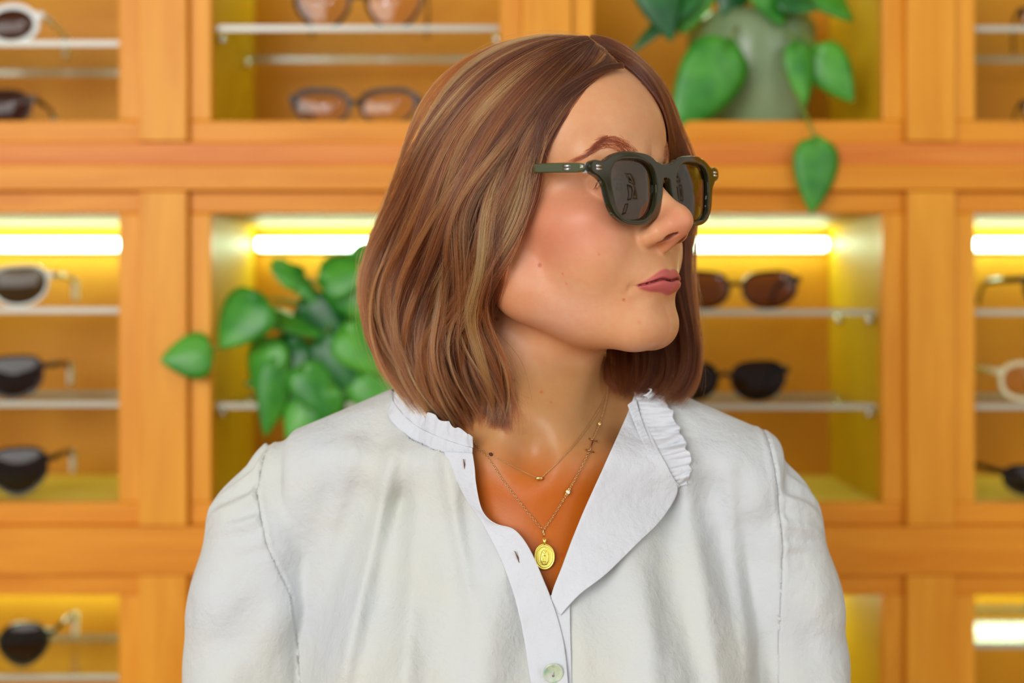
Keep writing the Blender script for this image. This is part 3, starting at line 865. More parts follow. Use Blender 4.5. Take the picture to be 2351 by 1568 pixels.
H_BODY = float(__import__('os').environ.get('HB', '1.0'))
V, Q = sdf_mesh(body_sdf, (-240, -130, -445), (260, 140, 210), H_BODY)
q = to_head(V.astype(f32)); p = V.astype(f32)
ax_ = np.abs(q[:, 0])
base = np.array(srgb(220, 163, 119)); col = np.tile(base, (len(V), 1))
def blend(c, w):
    global col
    w = np.clip(w, 0, 1)[:, None]; col = col * (1 - w) + np.array(c) * w
def spot(c, r, soft, colr, amt=1.0):
    dd = np.linalg.norm(q - np.array(c, f32), axis=1); blend(colr, amt * (1 - smoothstep(r, r + soft, dd)))
blush = srgb(216, 132, 110)
dd = np.linalg.norm((q - np.array((46, 52, -30), f32)) / np.array((26, 34, 24), f32), axis=1); blend(blush, 0.7 * (1 - smoothstep(0.2, 1.8, dd)))
dd = np.linalg.norm((q - np.array((-46, 52, -30), f32)) / np.array((26, 34, 24), f32), axis=1); blend(blush, 0.7 * (1 - smoothstep(0.2, 1.8, dd)))
dd = np.linalg.norm((q - np.array((0, 100, -38), f32)) / np.array((20, 24, 16), f32), axis=1); blend(srgb(220, 136, 108), 0.6 * (1 - smoothstep(0.4, 1.3, dd)))
blend(srgb(206, 112, 80), 0.28 * smoothstep(60, 10, q[:, 1]) * smoothstep(-110, -60, q[:, 2]) * smoothstep(60, 20, q[:, 2]))  # reddish shade and bounce by the hair, painted into the tone
dd = np.linalg.norm((q - np.array((-44, 34, -84), f32)) / np.array((24, 30, 20), f32), axis=1); blend(srgb(222, 170, 146), 0.6 * (1 - smoothstep(0.2, 1.4, dd)))  # paler near jaw: brighter light there painted into the skin tone
# chest and neck
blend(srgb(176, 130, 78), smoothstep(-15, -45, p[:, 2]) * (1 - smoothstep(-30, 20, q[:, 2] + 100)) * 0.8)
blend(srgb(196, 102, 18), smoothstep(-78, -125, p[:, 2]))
# lips
zs_, zt, zb = lip_lines(ax_)
inl = smoothstep(-0.9, 0.7, zt - q[:, 2]) * smoothstep(-0.9, 0.7, q[:, 2] - zb) * smoothstep(26.5, 25.0, ax_) * (q[:, 1] > 66)
blend(srgb(196, 100, 98), inl)
blend(srgb(120, 40, 45), 0.8 * np.exp(-((q[:, 2] - zs_) / 0.8) ** 2) * smoothstep(27, 24, ax_) * (q[:, 1] > 66))
nsd = chain(np.stack([ax_, q[:, 1], q[:, 2]], 1), [(12.4, 94.5, -47.6), (9.6, 99.5, -44.8), (6.0, 104.8, -41.8)], (1.5, 2.6, 1.2), 2)
blend(srgb(120, 48, 34), 0.85 * (1 - smoothstep(-0.2, 0.9, nsd)))  # nostril hollows painted dark: recess shade put into the colour
M_skin = skin_material()
# moles and small freckles
def mole(px, py, r, c, amt):
    v_ = np.array([(px - 1175.5) * 0.00031, 1, (720 - py) * 0.00031]); t_ = np.linspace(860, 1080, 441)
    pp = (np.array([0, -1000.0, 0]) + v_ * t_[:, None]).astype(f32); i_ = int(np.argmax(body_sdf(pp) < 0.3))
    dd_ = np.linalg.norm(p - pp[i_], axis=1); blend(c, amt * (1 - smoothstep(r * 0.6, r * 1.35, dd_)))
for a_ in ((1239, 609, 1.5, srgb(186, 80, 44), .75), (1291, 629, .9, srgb(206, 90, 60), .5), (1300, 651, .8, srgb(206, 90, 60), .45), (1432, 688, 1.0, srgb(196, 96, 50), .7),
           (1375, 584, .9, srgb(206, 100, 64), .5), (1468, 740, 1.4, srgb(206, 120, 84), .3), (1357, 804, 1.5, srgb(150, 76, 30), .8), (1178, 873, 1.2, srgb(180, 60, 40), .7),
           (1243, 900, 1.2, srgb(176, 90, 44), .6), (1265, 923, 1.1, srgb(180, 96, 50), .5), (1291, 1275, 1.6, srgb(176, 76, 26), .5), (1140, 732, 1.6, srgb(150, 76, 40), .6)):
    mole(*a_)
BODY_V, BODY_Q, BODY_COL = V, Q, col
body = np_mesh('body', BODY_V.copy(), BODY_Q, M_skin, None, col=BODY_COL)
adopt(body, person)
# ================================================================== WORN SUNGLASSES (local mm: x outward to her left, y forward, z up)
G_YAW, G_PITCH, G_ROLL = math.radians(49), math.radians(2.5), math.radians(2.5)
def rig(yaw, pitch, roll):
    f = np.array([math.sin(yaw), -math.cos(yaw), 0.0]); l = np.array([math.cos(yaw), math.sin(yaw), 0.0]); u = np.array([0, 0, 1.0])
    f2 = f * math.cos(pitch) + u * math.sin(pitch); u2 = u * math.cos(pitch) - f * math.sin(pitch)
    l2 = l * math.cos(roll) + u2 * math.sin(roll); u3 = u2 * math.cos(roll) - l * math.sin(roll)
    return np.stack([l2, f2, u3], 1)
GR = rig(G_YAW, G_PITCH, G_ROLL)
GO = from_head((1.2, 96.0, -11.3))
def g2w(v): return np.asarray(v, float) @ GR.T + GO           # -> world mm
def g2m(v):
    w = g2w(v) * 0.001; w = np.atleast_2d(w); w[:, 2] += 1.5; return w
def crom(pts, n=7):
    P_ = np.array(pts, float); m = len(P_); out = []
    for i in range(m):
        a, b, c, d = P_[i - 1], P_[i], P_[(i + 1) % m], P_[(i + 2) % m]
        for k in range(n):
            t = k / n
            out.append(0.5 * ((2 * b) + (-a + c) * t + (2 * a - 5 * b + 4 * c - d) * t * t + (-a + 3 * b - 3 * c + d) * t ** 3))
    return np.array(out)
OUT2 = crom([(0, 24.2), (10, 24.2), (17.5, 22.6), (23.5, 20.2), (29, 17.6), (36, 18.0), (40.2, 16.5), (41.3, 13), (39.6, 9.4), (34.0, 6.6), (29.6, 2), (27.6, -5), (25.4, -12), (21.2, -18), (12.4, -22.8), (0, -24.2),
             (-12.4, -23.0), (-22.0, -17.2), (-27.6, -8), (-29.8, 2), (-30.2, 8), (-29.0, 14), (-24.0, 18.8), (-15, 22.8)])
INN2 = crom([(3, 19.4), (-6, 19.2), (-14, 17.2), (-19.6, 12.4), (-22.0, 3), (-20.6, -6), (-16.5, -13.8), (-9, -19.4), (1.5, -20.8), (12, -19.2), (18.4, -14.0), (21, -5), (22.4, 3), (21.8, 11), (17.6, 16.6), (11, 18.8)])
def polysdf(x, z, poly):
    px, pz = poly[:, 0], poly[:, 1]; qx, qz = np.roll(px, -1), np.roll(pz, -1)
    best = np.full(x.shape, 1e9); ins = np.zeros(x.shape, bool)
    for i in range(len(px)):
        ex, ez = qx[i] - px[i], qz[i] - pz[i]; wx, wz = x - px[i], z - pz[i]
        t = np.clip((wx * ex + wz * ez) / (ex * ex + ez * ez), 0, 1)
        best = np.minimum(best, (wx - ex * t) ** 2 + (wz - ez * t) ** 2)
        c = ((pz[i] > z) != (qz[i] > z)) & (x < ex * (z - pz[i]) / (ez if abs(ez) > 1e-9 else 1e-9) + px[i])
        ins ^= c
    return np.where(ins, -1, 1) * np.sqrt(best)
WRAP = 900.0
def frame_sdf(p):
    x = np.abs(p[:, 0]); z = p[:, 2]; y = p[:, 1] + x * x / WRAP
    o = polysdf(x - 34, z, OUT2)
    b = np.maximum(x - 7, np.abs(z - 12.4 + 0.03 * x * x * 0) - 4.6) - 0.2
    o = smin(o, b, 4)
    d2 = smax(o, -polysdf(x - 34, z, INN2), 0.5)
    r = 1.3; hx = d2 + r; hy = np.abs(y) - 2.4 + r
    return np.minimum(np.maximum(hx, hy), 0) + np.sqrt(np.maximum(hx, 0) ** 2 + np.maximum(hy, 0) ** 2) - r
def frame_material():
    m, nt, b = nodes_of('smoky_olive_acetate')
    b.inputs['Base Color'].default_value = (0.020, 0.019, 0.006, 1)
    b.inputs['Roughness'].default_value = 0.06
    b.inputs['IOR'].default_value = 1.5
    b.inputs['Transmission Weight'].default_value = 0.12
    b.inputs['Specular IOR Level'].default_value = 0.12; b.inputs['Coat Weight'].default_value = 0.0; b.inputs['Coat Roughness'].default_value = 0.04
    return m
M_frame = frame_material()
M_temple = simple('glossy_olive_temple', (0.06, 0.068, 0.018), 0.05, 0.0, 0.5, Coat_Weight=1.0, Coat_Roughness=0.03)
M_glens = lens_mat('smoke_lens', (0.17, 0.14, 0.085), 0.13, 0.25)
gt = thing('sunglasses', 'smoky olive acetate sunglasses with dark lenses worn on her face', 'sunglasses', tuple(g2m((0, 0, 0))[0]))
GV, GQ = sdf_mesh(frame_sdf, (-78, -13, -27), (78, 6, 27), 0.5)
gf = np_mesh('frame_front', g2w(GV), GQ, M_frame); adopt(gf, gt)
def g_build(mb, name, mat, smooth=True, parent=None):
    mb.v = [tuple(p) for p in g2m(np.array([tuple(q) for q in mb.v]))]
    o = mb.build(name, mat, None, smooth)
    if parent is None: adopt(o, gt)
    else:
        o.parent = parent; o.matrix_parent_inverse = Matrix.Identity(4)
    return o
for s in (-1, 1):
    m_ = MB(); n_ = len(INN2); v = []
    rings = 6
    for k in range(rings + 1):
        f_ = k / rings * 1.02
        for (a, b) in INN2:
            x = 34 + a * f_; z = b * f_
            v.append((s * x, -x * x / WRAP - 0.6 + 2.4 * (1 - f_ * f_), z))
    fc = [(k * n_ + i, k * n_ + (i + 1) % n_, (k + 1) * n_ + (i + 1) % n_, (k + 1) * n_ + i) for k in range(rings) for i in range(n_)]
    m_.add(v, fc); g_build(m_, 'lens', M_glens)
    # temple
    t_ = MB()
    pts = [(74.6, -7, 13), (75.2, -20, 14.5), (75.0, -50, 17.5), (74.2, -80, 19.5), (73.6, -92, 17), (73.0, -104, 6), (72.4, -116, -8), (72.0, -126, -18)]
    hs = [3.5, 3.5, 3.2, 2.9, 3.0, 3.2, 3.3, 2.6]
    P3 = [Vector((s * a, b, c)) for a, b, c in pts]; n = 12; v = []; f = []
    for i, p_ in enumerate(P3):
        t = (P3[min(i + 1, len(P3) - 1)] - P3[max(i - 1, 0)]).normalized(); a = Vector((s, 0, 0)); bb = a.cross(t).normalized()
        for k in range(n):
            th = 2 * math.pi * (k + .5) / n; c_, s_ = math.cos(th), math.sin(th)
            c2 = math.copysign(abs(c_) ** 0.5, c_); s2 = math.copysign(abs(s_) ** 0.5, s_)
            v.append(p_ + a * c2 * 1.9 + bb * s2 * hs[i])
    for i in range(len(P3) - 1):
        for k in range(n): f.append((i * n + k, i * n + (k + 1) % n, (i + 1) * n + (k + 1) % n, (i + 1) * n + k))
    f.append(tuple(range(n - 1, -1, -1))); f.append(tuple((len(P3) - 1) * n + k for k in range(n)))
    t_.add(v, f); tm = g_build(t_, 'temple', M_temple)
    bm_ = tm.modifiers.new('s', 'SUBSURF'); bm_.levels = 1; bm_.render_levels = 1
    hg = MB(); hg.box((min(s * 71, s * 74.6), -10.5, 10), (max(s * 71, s * 74.6), -7.2, 16.0)); g_build(hg, 'hinge', M_steel, False)
    for dz in (-1.05, 1.05):
        rv = MB(); x = 68.0; y = -x * x / WRAP + 2.45
        rv.tube([(s * (x - 2.2), y + 0.25, 13 + dz), (s * (x + 2.2), y - 0.3, 13 + dz)], 0.75, 8); g_build(rv, 'rivet', M_steel)
        if s < 0:
            rv = MB(); rv.tube([(s * 77.1, -19.5, 14.5 + dz), (s * 77.1, -24.5, 15 + dz)], 0.75, 8); g_build(rv, 'temple_rivet', M_steel)
    pad = MB(); pad.lathe([(0.01, -1), (2.2, -0.6), (3.0, 0.6), (2.2, 1.8), (0.01, 2.2)], 12)
    pad.v = [(s * 8.6 + q[2] * s * -0.6, -4.4 + q[0] * 1.0, 1 + q[1] * 1.7) for q in pad.v]
    g_build(pad, 'nose_pad', M_frame)
# ================================================================== HAIR (mm, origin x=0,y=0,z=1.5 m)
CAMW = np.array([0.0, -1000.0, 0.0])
def hull(p):
    q = to_head(p)
    d = ell(q, (0, -11, 27), (86, 110, 88))
    l = ell(p, (10, 40, -8), (118, 82, 110))
    d = smin(d, l, 45)
    return smin(d, ell(q, (-70, -14, -22), (20, 34, 44)), 26)
def pix_dir(px, py):
    v = np.stack([(np.asarray(px, float) - 1175.5) * 0.00031, np.ones(np.shape(px)), (720 - np.asarray(py, float)) * 0.00031], -1)
    return v
def hull_head(p):
    return smin(hull(p), np.where(np.linalg.norm(p - HO.astype(f32), axis=1) < 160, head_sdf(to_head(p)), 1e3) - 3.5, 8)
def march(px, py, f=hull_head, t0=780.0, t1=1150.0, off=0.0):
    """first hit of the view ray with the hull, or its closest approach"""
    v = pix_dir(px, py); n = len(v); ts = np.linspace(t0, t1, 150)
    best = np.full(n, 1e9); bt = np.full(n, t1); hit = np.zeros(n, bool)
    for t in ts:
        p = (CAMW + v * t).astype(f32); d = f(p) + off
        nh = ~hit
        imp = nh & (d < best); best[imp] = d[imp]; bt[imp] = t
        hit |= nh & (d < 0)
    return CAMW + v * bt[:, None]
def resample(P_, n):
    P_ = np.asarray(P_, float); s = np.r_[0, np.cumsum(np.linalg.norm(np.diff(P_, axis=0), axis=1))]
    # smooth (Catmull-Rom) then even spacing
    m = len(P_); out = []
    for i in range(m - 1):
        a = P_[max(i - 1, 0)]; b = P_[i]; c = P_[i + 1]; d = P_[min(i + 2, m - 1)]
        for k in range(8):
            t = k / 8
            out.append(0.5 * ((2 * b) + (-a + c) * t + (2 * a - 5 * b + 4 * c - d) * t * t + (-a + 3 * b - 3 * c + d) * t ** 3))
    out.append(P_[-1]); out = np.array(out)
    s = np.r_[0, np.cumsum(np.linalg.norm(np.diff(out, axis=0), axis=1))]; u = np.linspace(0, s[-1], n)
    return np.stack([np.interp(u, s, out[:, k]) for k in range(out.shape[1])], 1)
NP = 30
def guides_from(lists, explicit=False):
    G = []
    for g in lists:
        g = np.array(g, float)
        r = resample(g, NP)
        if explicit:
            v = pix_dir(r[:, 0], r[:, 1]); P3 = CAMW + v * (1000 + r[:, 2])[:, None]
        else:
            P3 = march(r[:, 0], r[:, 1])
            y = P3[:, 1].copy()
            for _ in range(3): y[1:-1] = (y[:-2] + 2 * y[1:-1] + y[2:]) / 4
            v = pix_dir(r[:, 0], r[:, 1]); P3 = CAMW + v * ((y + 1000))[:, None]
        G.append(P3)
    return np.array(G)
def at(G, a):
    """interpolate the guide sheet at a in [0, n-1]"""
    a = np.clip(np.asarray(a, float), 0, len(G) - 1.0001); i = a.astype(int); f = (a - i)[:, None, None]
    g0, g1, g2, g3 = G[np.maximum(i - 1, 0)], G[i], G[i + 1], G[np.minimum(i + 2, len(G) - 1)]
    return 0.5 * ((2 * g1) + (-g0 + g2) * f + (2 * g0 - 5 * g1 + 4 * g2 - g3) * f * f + (-g0 + 3 * g1 - 3 * g2 + g3) * f ** 3)

NEAR = guides_from([
 [(1352, 88), (1300, 80), (1215, 80), (1110, 112), (1020, 175), (955, 265), (915, 375), (885, 480), (850, 570), (836, 650), (844, 740), (873, 825), (918, 885)],
 [(1352, 88), (1320, 88), (1250, 98), (1140, 150), (1060, 230), (1000, 330), (955, 440), (915, 540), (876, 640), (872, 740), (900, 830), (945, 900), (975, 950)],
 [(1354, 89), (1335, 95), (1280, 115), (1190, 180), (1110, 270), (1050, 370), (1005, 470), (975, 570), (935, 680), (925, 780), (950, 870), (990, 930), (1020, 968)],
 [(1358, 92), (1345, 105), (1310, 133), (1230, 210), (1150, 310), (1090, 400), (1050, 500), (1035, 600), (1005, 700), (980, 800), (1000, 890), (1040, 955), (1062, 985)],
 [(1366, 98), (1360, 115), (1330, 150), (1260, 230), (1200, 320), (1150, 410), (1110, 500), (1095, 590), (1075, 690), (1045, 780), (1050, 870), (1085, 940), (1108, 984)],
 [(1384, 110), (1380, 135), (1350, 168), (1288, 240), (1238, 315), (1208, 390), (1190, 465), (1155, 550), (1115, 640), (1092, 730), (1110, 830), (1135, 915), (1145, 990)],
 [(1408, 130), (1400, 150), (1361, 176), (1288, 222), (1244, 288), (1228, 350), (1220, 420), (1193, 500), (1150, 585), (1108, 660), (1112, 760), (1155, 860), (1168, 990)],
])
CROSS = guides_from([   # front lock that swings back over the side of the neck
 [(1366, 98), (1340, 140), (1270, 225), (1215, 310), (1185, 390), (1165, 470), (1130, 560), (1085, 650), (1030, 740), (985, 815), (975, 880), (990, 935)],
 [(1400, 128), (1388, 150), (1323, 195), (1256, 262), (1228, 340), (1216, 415), (1188, 495), (1150, 580), (1100, 660), (1050, 740), (1000, 820), (985, 900), (1000, 950)],
])
FRINGE = guides_from([
 [(1395, 122), (1392, 140), (1350, 165), (1278, 215), (1236, 280), (1223, 350), (1214, 420), (1193, 490)],
 [(1428, 152), (1408, 154), (1355, 172), (1288, 216), (1244, 280), (1227, 345), (1218, 415), (1196, 490)],
 [(1430, 146), (1414, 148), (1384, 156), (1343, 180), (1278, 232), (1240, 296), (1228, 360), (1214, 430)],
])
FAR = guides_from([
 [(1352, 88, 20), (1400, 98, 8), (1455, 140, 0), (1502, 188, 2), (1532, 238, 10), (1548, 300, 20), (1578, 372, 30), (1590, 450, 38), (1580, 530, 44), (1580, 610, 44), (1588, 690, 38), (1602, 770, 28), (1608, 840, 16), (1596, 895, 6), (1560, 928, 0)],
 [(1360, 92, 14), (1410, 110, 0), (1458, 150, -6), (1500, 196, -4), (1526, 246, 6), (1544, 310, 18), (1570, 385, 32), (1576, 470, 42), (1562, 550, 46), (1562, 630, 44), (1574, 710, 36), (1588, 790, 22), (1587, 850, 10), (1566, 900, 2), (1532, 922, -4)],
 [(1370, 100, 6), (1420, 124, -10), (1462, 158, -16), (1500, 204, -12), (1524, 256, -2), (1540, 318, 10), (1560, 395, 30), (1560, 480, 46), (1540, 560, 54), (1530, 640, 50), (1530, 720, 36), (1542, 800, 18), (1540, 860, 6), (1520, 900, -2), (1494, 912, -6)],
 [(1384, 110, -4), (1430, 136, -20), (1466, 166, -24), (1496, 206, -22), (1518, 258, -12), (1534, 325, 2), (1548, 400, 26), (1530, 480, 50), (1500, 560, 60), (1480, 640, 54), (1472, 720, 38), (1474, 800, 16), (1474, 850, 4), (1464, 888, -4), (1448, 905, -8)],
 [(1400, 122, -16), (1436, 146, -28), (1466, 172, -31), (1492, 208, -30), (1512, 256, -22), (1526, 320, -8), (1530, 400, 24), (1490, 480, 54), (1450, 560, 64), (1420, 640, 58), (1400, 720, 42), (1392, 800, 18), (1392, 845, 6), (1402, 880, -2), (1420, 898, -6)],
], True)
BACK = guides_from([    # hair hanging behind the neck
 [(1300, 95, 60), (1200, 130, 90), (1050, 250, 110), (960, 400, 115), (900, 560, 105), (880, 700, 95), (900, 820, 85), (960, 900, 70), (1000, 940, 60)],
 [(1320, 95, 60), (1300, 130, 95), (1200, 280, 125), (1130, 420, 125), (1080, 560, 115), (1060, 700, 105), (1070, 820, 95), (1100, 900, 85), (1120, 930, 80)],
 [(1340, 95, 50), (1380, 140, 85), (1380, 300, 115), (1360, 440, 120), (1330, 580, 112), (1310, 700, 105), (1310, 800, 100), (1320, 860, 95), (1330, 890, 90)],
 [(1352, 92, 40), (1430, 140, 60), (1500, 280, 85), (1510, 440, 90), (1500, 580, 88), (1490, 700, 86), (1480, 800, 84), (1460, 860, 80), (1440, 890, 76)],
], True)

SP = []; SR = []; SC = []          # strand points (n, NP, 3), radius factor, colour
BROWN = np.array(srgb(98, 47, 24)); DEEP = np.array(srgb(44, 20, 13)); BLOND = np.array(srgb(248, 148, 82)); WARM = np.array(srgb(146, 76, 36))
def add_locks(G, n_locks, n_str, layers, rad, wave, col_fn, amax=None, amin=0.0, tipn=0.35, stray=0.03, thick=9.0, r0=0.10, lenvar=0.08, cen=None, drift=0.22, macro=4.2):
    amax = len(G) - 1 if amax is None else amax
    u = np.linspace(0, 1, NP)
    for L_ in range(n_locks):
        a = amin + (amax - amin) * (L_ + RNG.uniform(0, 1)) / n_locks
        lay = RNG.uniform(0, 1) ** 1.3 * layers
        dlt = RNG.normal(0, drift)
        c0 = at(G, [a])[0]; c1 = at(G, [np.clip(a + dlt, 0, len(G) - 1)])[0]
        wgt = smoothstep(0.15, 0.95, u)[:, None]; c = c0 * (1 - wgt) + c1 * wgt
        cc = np.array([22.0, 42.0, 0.0]) if cen is None else np.array(cen)
        tng = np.gradient(c, axis=0); tng /= np.linalg.norm(tng, axis=1, keepdims=True) + 1e-9
        ctr = np.stack([np.full(NP, cc[0]), np.full(NP, cc[1]), np.minimum(c[:, 2] - 5, 95.0)], 1)
        out = c - ctr; out -= (out * tng).sum(1, keepdims=True) * tng; out /= np.linalg.norm(out, axis=1, keepdims=True) + 1e-9
        sd = np.cross(tng, out)
        ph = RNG.uniform(0, 6.28); fr = RNG.uniform(1.2, 2.0)
        w = wave * smoothstep(0.25, 0.8, u)
        fe = 1 - 0.85 * smoothstep(4.4, 5.8, a) if G is NEAR else 1.0
        env = smoothstep(0.12, 0.5, u) * fe
        mo = macro * env * (np.sin(7.3 * a + 2.6 * u + 1.0) + 0.7 * np.sin(13.1 * a - 4.0 * u + 2.2) + 0.5 * np.sin(22.0 * a + 5.5 * u))
        ms = macro * 1.1 * env * (np.sin(3.1 * a + 8.5 * u) + 0.6 * np.sin(5.7 * a - 11.0 * u + 1.3))
        c = c + out * (mo - 0.35 * macro)[:, None] + sd * ms[:, None]
        c = c - out * (lay * thick * fe * smoothstep(0.0, 0.35, u))[:, None] \
              + sd * (w * np.sin(ph + fr * 6.28 * u))[:, None] + out * (0.55 * w * np.cos(ph * 1.7 + fr * 6.28 * u) + 0.4 * w)[:, None]
        m = int(n_str * RNG.uniform(0.6, 1.4)); rl = rad * RNG.uniform(0.6, 1.3) * (0.55 + 0.45 * fe)
        prof = rl * (0.55 + 0.75 * np.sin(np.pi * np.clip(u * 0.95, 0, 1)) ** 0.8 * (1 - 0.2 * u)) * (1 - (1 - tipn) * smoothstep(0.72, 1.0, u))
        th = RNG.uniform(0, 6.28, m); rr = np.sqrt(RNG.uniform(0, 1, m))
        ox = np.cos(th) * rr; oy = np.sin(th) * rr
        tw = RNG.uniform(-1.2, 1.2) * u
        cx = ox[:, None] * np.cos(tw) - oy[:, None] * np.sin(tw); cy = ox[:, None] * np.sin(tw) + oy[:, None] * np.cos(tw)
        st = c[None] + sd[None] * (cx * prof * 1.15)[:, :, None] + out[None] * (cy * prof * 0.55)[:, :, None]
        # fine irregularity and strays
        k1 = RNG.normal(0, 1, (m, 1, 3)); k2 = RNG.uniform(0, 6.28, (m, 1, 1)); k3 = RNG.uniform(1.5, 4, (m, 1, 1))
        amp = np.where(RNG.uniform(0, 1, (m, 1, 1)) < stray, RNG.uniform(2, 6, (m, 1, 1)), 0.35)
        st = st + k1 * amp * (np.sin(k2 + k3 * 6.28 * u[None, :, None] * 0.6) * smoothstep(0.1, 0.9, u)[None, :, None])
        # length variation
        ln = 1 - RNG.uniform(0, lenvar, m)
        for i in range(m):
            uu = u * ln[i]
            st[i] = np.stack([np.interp(uu, u, st[i][:, k]) for k in range(3)], 1)
        SP.append(st)
        SR.append(np.full(m, r0) * RNG.uniform(0.8, 1.25, m))
        SC.append(col_fn(a, m, lay, L_))
def col_near(a, m, lay, i):
    t = RNG.uniform(0, 1)
    c = BROWN * (1 - t) + WARM * t if t < 0.8 else BROWN
    hi = RNG.uniform(0, 1) < 0.26 * (1 - 0.6 * lay)
    k = RNG.uniform(0.6, 1.0) if hi else RNG.uniform(0, 0.14)
    c = c * (1 - k) + BLOND * k
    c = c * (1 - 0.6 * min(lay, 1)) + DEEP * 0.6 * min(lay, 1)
    cc = np.tile(c, (m, 1)) * RNG.uniform(0.72, 1.25, (m, 1))
    f = (RNG.uniform(0, 1, m) < 0.12)[:, None] * RNG.uniform(0.3, 0.8, (m, 1))
    return cc * (1 - f) + BLOND * f
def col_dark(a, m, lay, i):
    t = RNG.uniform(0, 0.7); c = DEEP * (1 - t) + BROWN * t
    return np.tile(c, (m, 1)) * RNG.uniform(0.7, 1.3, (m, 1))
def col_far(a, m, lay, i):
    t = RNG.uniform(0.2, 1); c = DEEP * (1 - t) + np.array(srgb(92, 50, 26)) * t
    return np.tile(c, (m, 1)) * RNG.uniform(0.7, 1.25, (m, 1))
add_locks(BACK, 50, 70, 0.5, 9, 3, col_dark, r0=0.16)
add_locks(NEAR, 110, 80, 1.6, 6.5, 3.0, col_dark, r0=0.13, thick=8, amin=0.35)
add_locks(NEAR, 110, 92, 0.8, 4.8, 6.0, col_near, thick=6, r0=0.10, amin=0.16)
add_locks(NEAR, 90, 34, 0.1, 2.0, 7.0, col_near, thick=3, r0=0.095, stray=0.12, drift=0.45)
add_locks(NEAR, 60, 3, 0.0, 9, 7, col_near, thick=1, r0=0.085, stray=0.6, drift=0.6)
add_locks(CROSS, 18, 80, 0.3, 3.6, 2.5, col_near, thick=5, stray=0.06, tipn=0.5)
add_locks(FRINGE, 26, 60, 0.2, 2.6, 0.6, col_far, thick=3, r0=0.085, macro=0.5, tipn=0.6)
def col_hi(a, m, lay, i):
    k = RNG.uniform(0.65, 1.0, (m, 1)); return (BLOND * k + WARM * (1 - k)) * RNG.uniform(0.8, 1.2, (m, 1))
for a0 in (0.35, 0.8, 1.25, 1.7, 2.05, 2.6, 3.1, 3.35, 3.9, 4.35, 4.8, 5.25, 5.6):
    add_locks(NEAR, 1, 60, 0.0, 2.3, 5.0, col_hi, amin=a0, amax=a0 + 0.1, thick=1, r0=0.10, macro=4.2)
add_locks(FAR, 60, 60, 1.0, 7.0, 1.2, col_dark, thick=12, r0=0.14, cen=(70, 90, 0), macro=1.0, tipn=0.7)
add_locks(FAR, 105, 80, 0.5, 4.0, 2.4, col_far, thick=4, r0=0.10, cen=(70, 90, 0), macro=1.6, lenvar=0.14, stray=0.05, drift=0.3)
ST = np.concatenate(SP)
def to_px_(V):
    d = (V[:, 1] + 1000) / 1000
    return 1175.5 + V[:, 0] / 0.31 / d, 720 - V[:, 2] / 0.31 / d
def push_out(st, clear=1.2, it=3):
    sh = st.shape; p = st.reshape(-1, 3).astype(f32)
    sk = np.minimum(ell(to_head(p), (0, 0, -5), (80, 100, 122)), cone(p, (16, 30, 20), (12, 28, -90), 66, 70))
    sel = np.nonzero(sk < 0)[0]
    for _ in range(it):
        q_ = p[sel]; d = body_sdf(q_); bad = d < clear
        sel = sel[bad]; q_ = q_[bad]; d = d[bad]
        if len(sel) == 0: break
        e = 1.0
        g = np.stack([(body_sdf(q_ + np.array(v, f32) * e) - d) / e for v in ((1, 0, 0), (0, 1, 0), (0, 0, 1))], 1)
        g /= np.linalg.norm(g, axis=1, keepdims=True) + 1e-6
        p[sel] = q_ + g * (np.minimum(clear + 0.5 - d, 14) + RNG.uniform(0, 1.2, len(d)))[:, None]
    return p.reshape(sh).astype(float)
ST = push_out(ST)
fx_, fy_ = to_px_(ST.reshape(-1, 3)); fx_ = fx_.reshape(ST.shape[:2]); fy_ = fy_.reshape(ST.shape[:2])
KEEP = ~((fx_ > 1330) & (fx_ < 1551) & (fy_ > 520) & (fy_ < 770) & (ST[:, :, 1] < 22)).any(1)
ST = ST[KEEP]; SR = [np.concatenate(SR)[KEEP]]; SC = [np.concatenate(SC)[KEEP]]
ST[:, 1:-1] = (ST[:, :-2] + 2 * ST[:, 1:-1] + ST[:, 2:]) / 4

def hair_material(name='hair_fibre'):
    m, nt, b = nodes_of(name)
    at_ = N(nt, 'ShaderNodeAttribute'); at_.attribute_name = 'tone'
    out = [n for n in nt.nodes if n.type == 'OUTPUT_MATERIAL'][0]
    nt.nodes.remove(b)
    h = N(nt, 'ShaderNodeBsdfHairPrincipled'); h.parametrization = 'COLOR'
    hi = N(nt, 'ShaderNodeHairInfo')
    L(nt, at_.outputs['Color'], h.inputs['Color'])
    h.inputs['Roughness'].default_value = 0.32; h.inputs['Radial Roughness'].default_value = 0.45
    h.inputs['Random Roughness'].default_value = 0.1
    L(nt, h.outputs[0], out.inputs[0])
    return m
M_hair = hair_material()
def hair_object(name, pts, rad, col, mat, parent, taper_root=0.6):
    """pts (n, k, 3) in mm -> one curves object"""
    n, k, _ = pts.shape
    hc = bpy.data.hair_curves.new(name); hc.add_curves([k] * n)
    w = pts.reshape(-1, 3) * 0.001; w[:, 2] += 1.5
    hc.attributes['position'].data.foreach_set('vector', w.astype(f32).ravel())
    ra = hc.attributes.get('radius') or hc.attributes.new('radius', 'FLOAT', 'POINT')
    u = np.linspace(0, 1, k); prof = np.clip(1.0 - smoothstep(0.7, 1.0, u) * 0.75, 0.15, 1)
    ra.data.foreach_set('value', (rad[:, None] * prof[None] * 0.001).astype(f32).ravel())
    ca = hc.attributes.new('tone', 'FLOAT_COLOR', 'CURVE')
    ca.data.foreach_set('color', np.concatenate([np.clip(col, 0.002, 0.95), np.ones((n, 1))], 1).astype(f32).ravel())
    hc.materials.append(mat)
    o = bpy.data.objects.new(name, hc); COL.objects.link(o)
    o.parent = parent; o.matrix_parent_inverse = Matrix.Translation(-Vector(person.location))
    return o
S.cycles_curves.shape = 'RIBBONS'
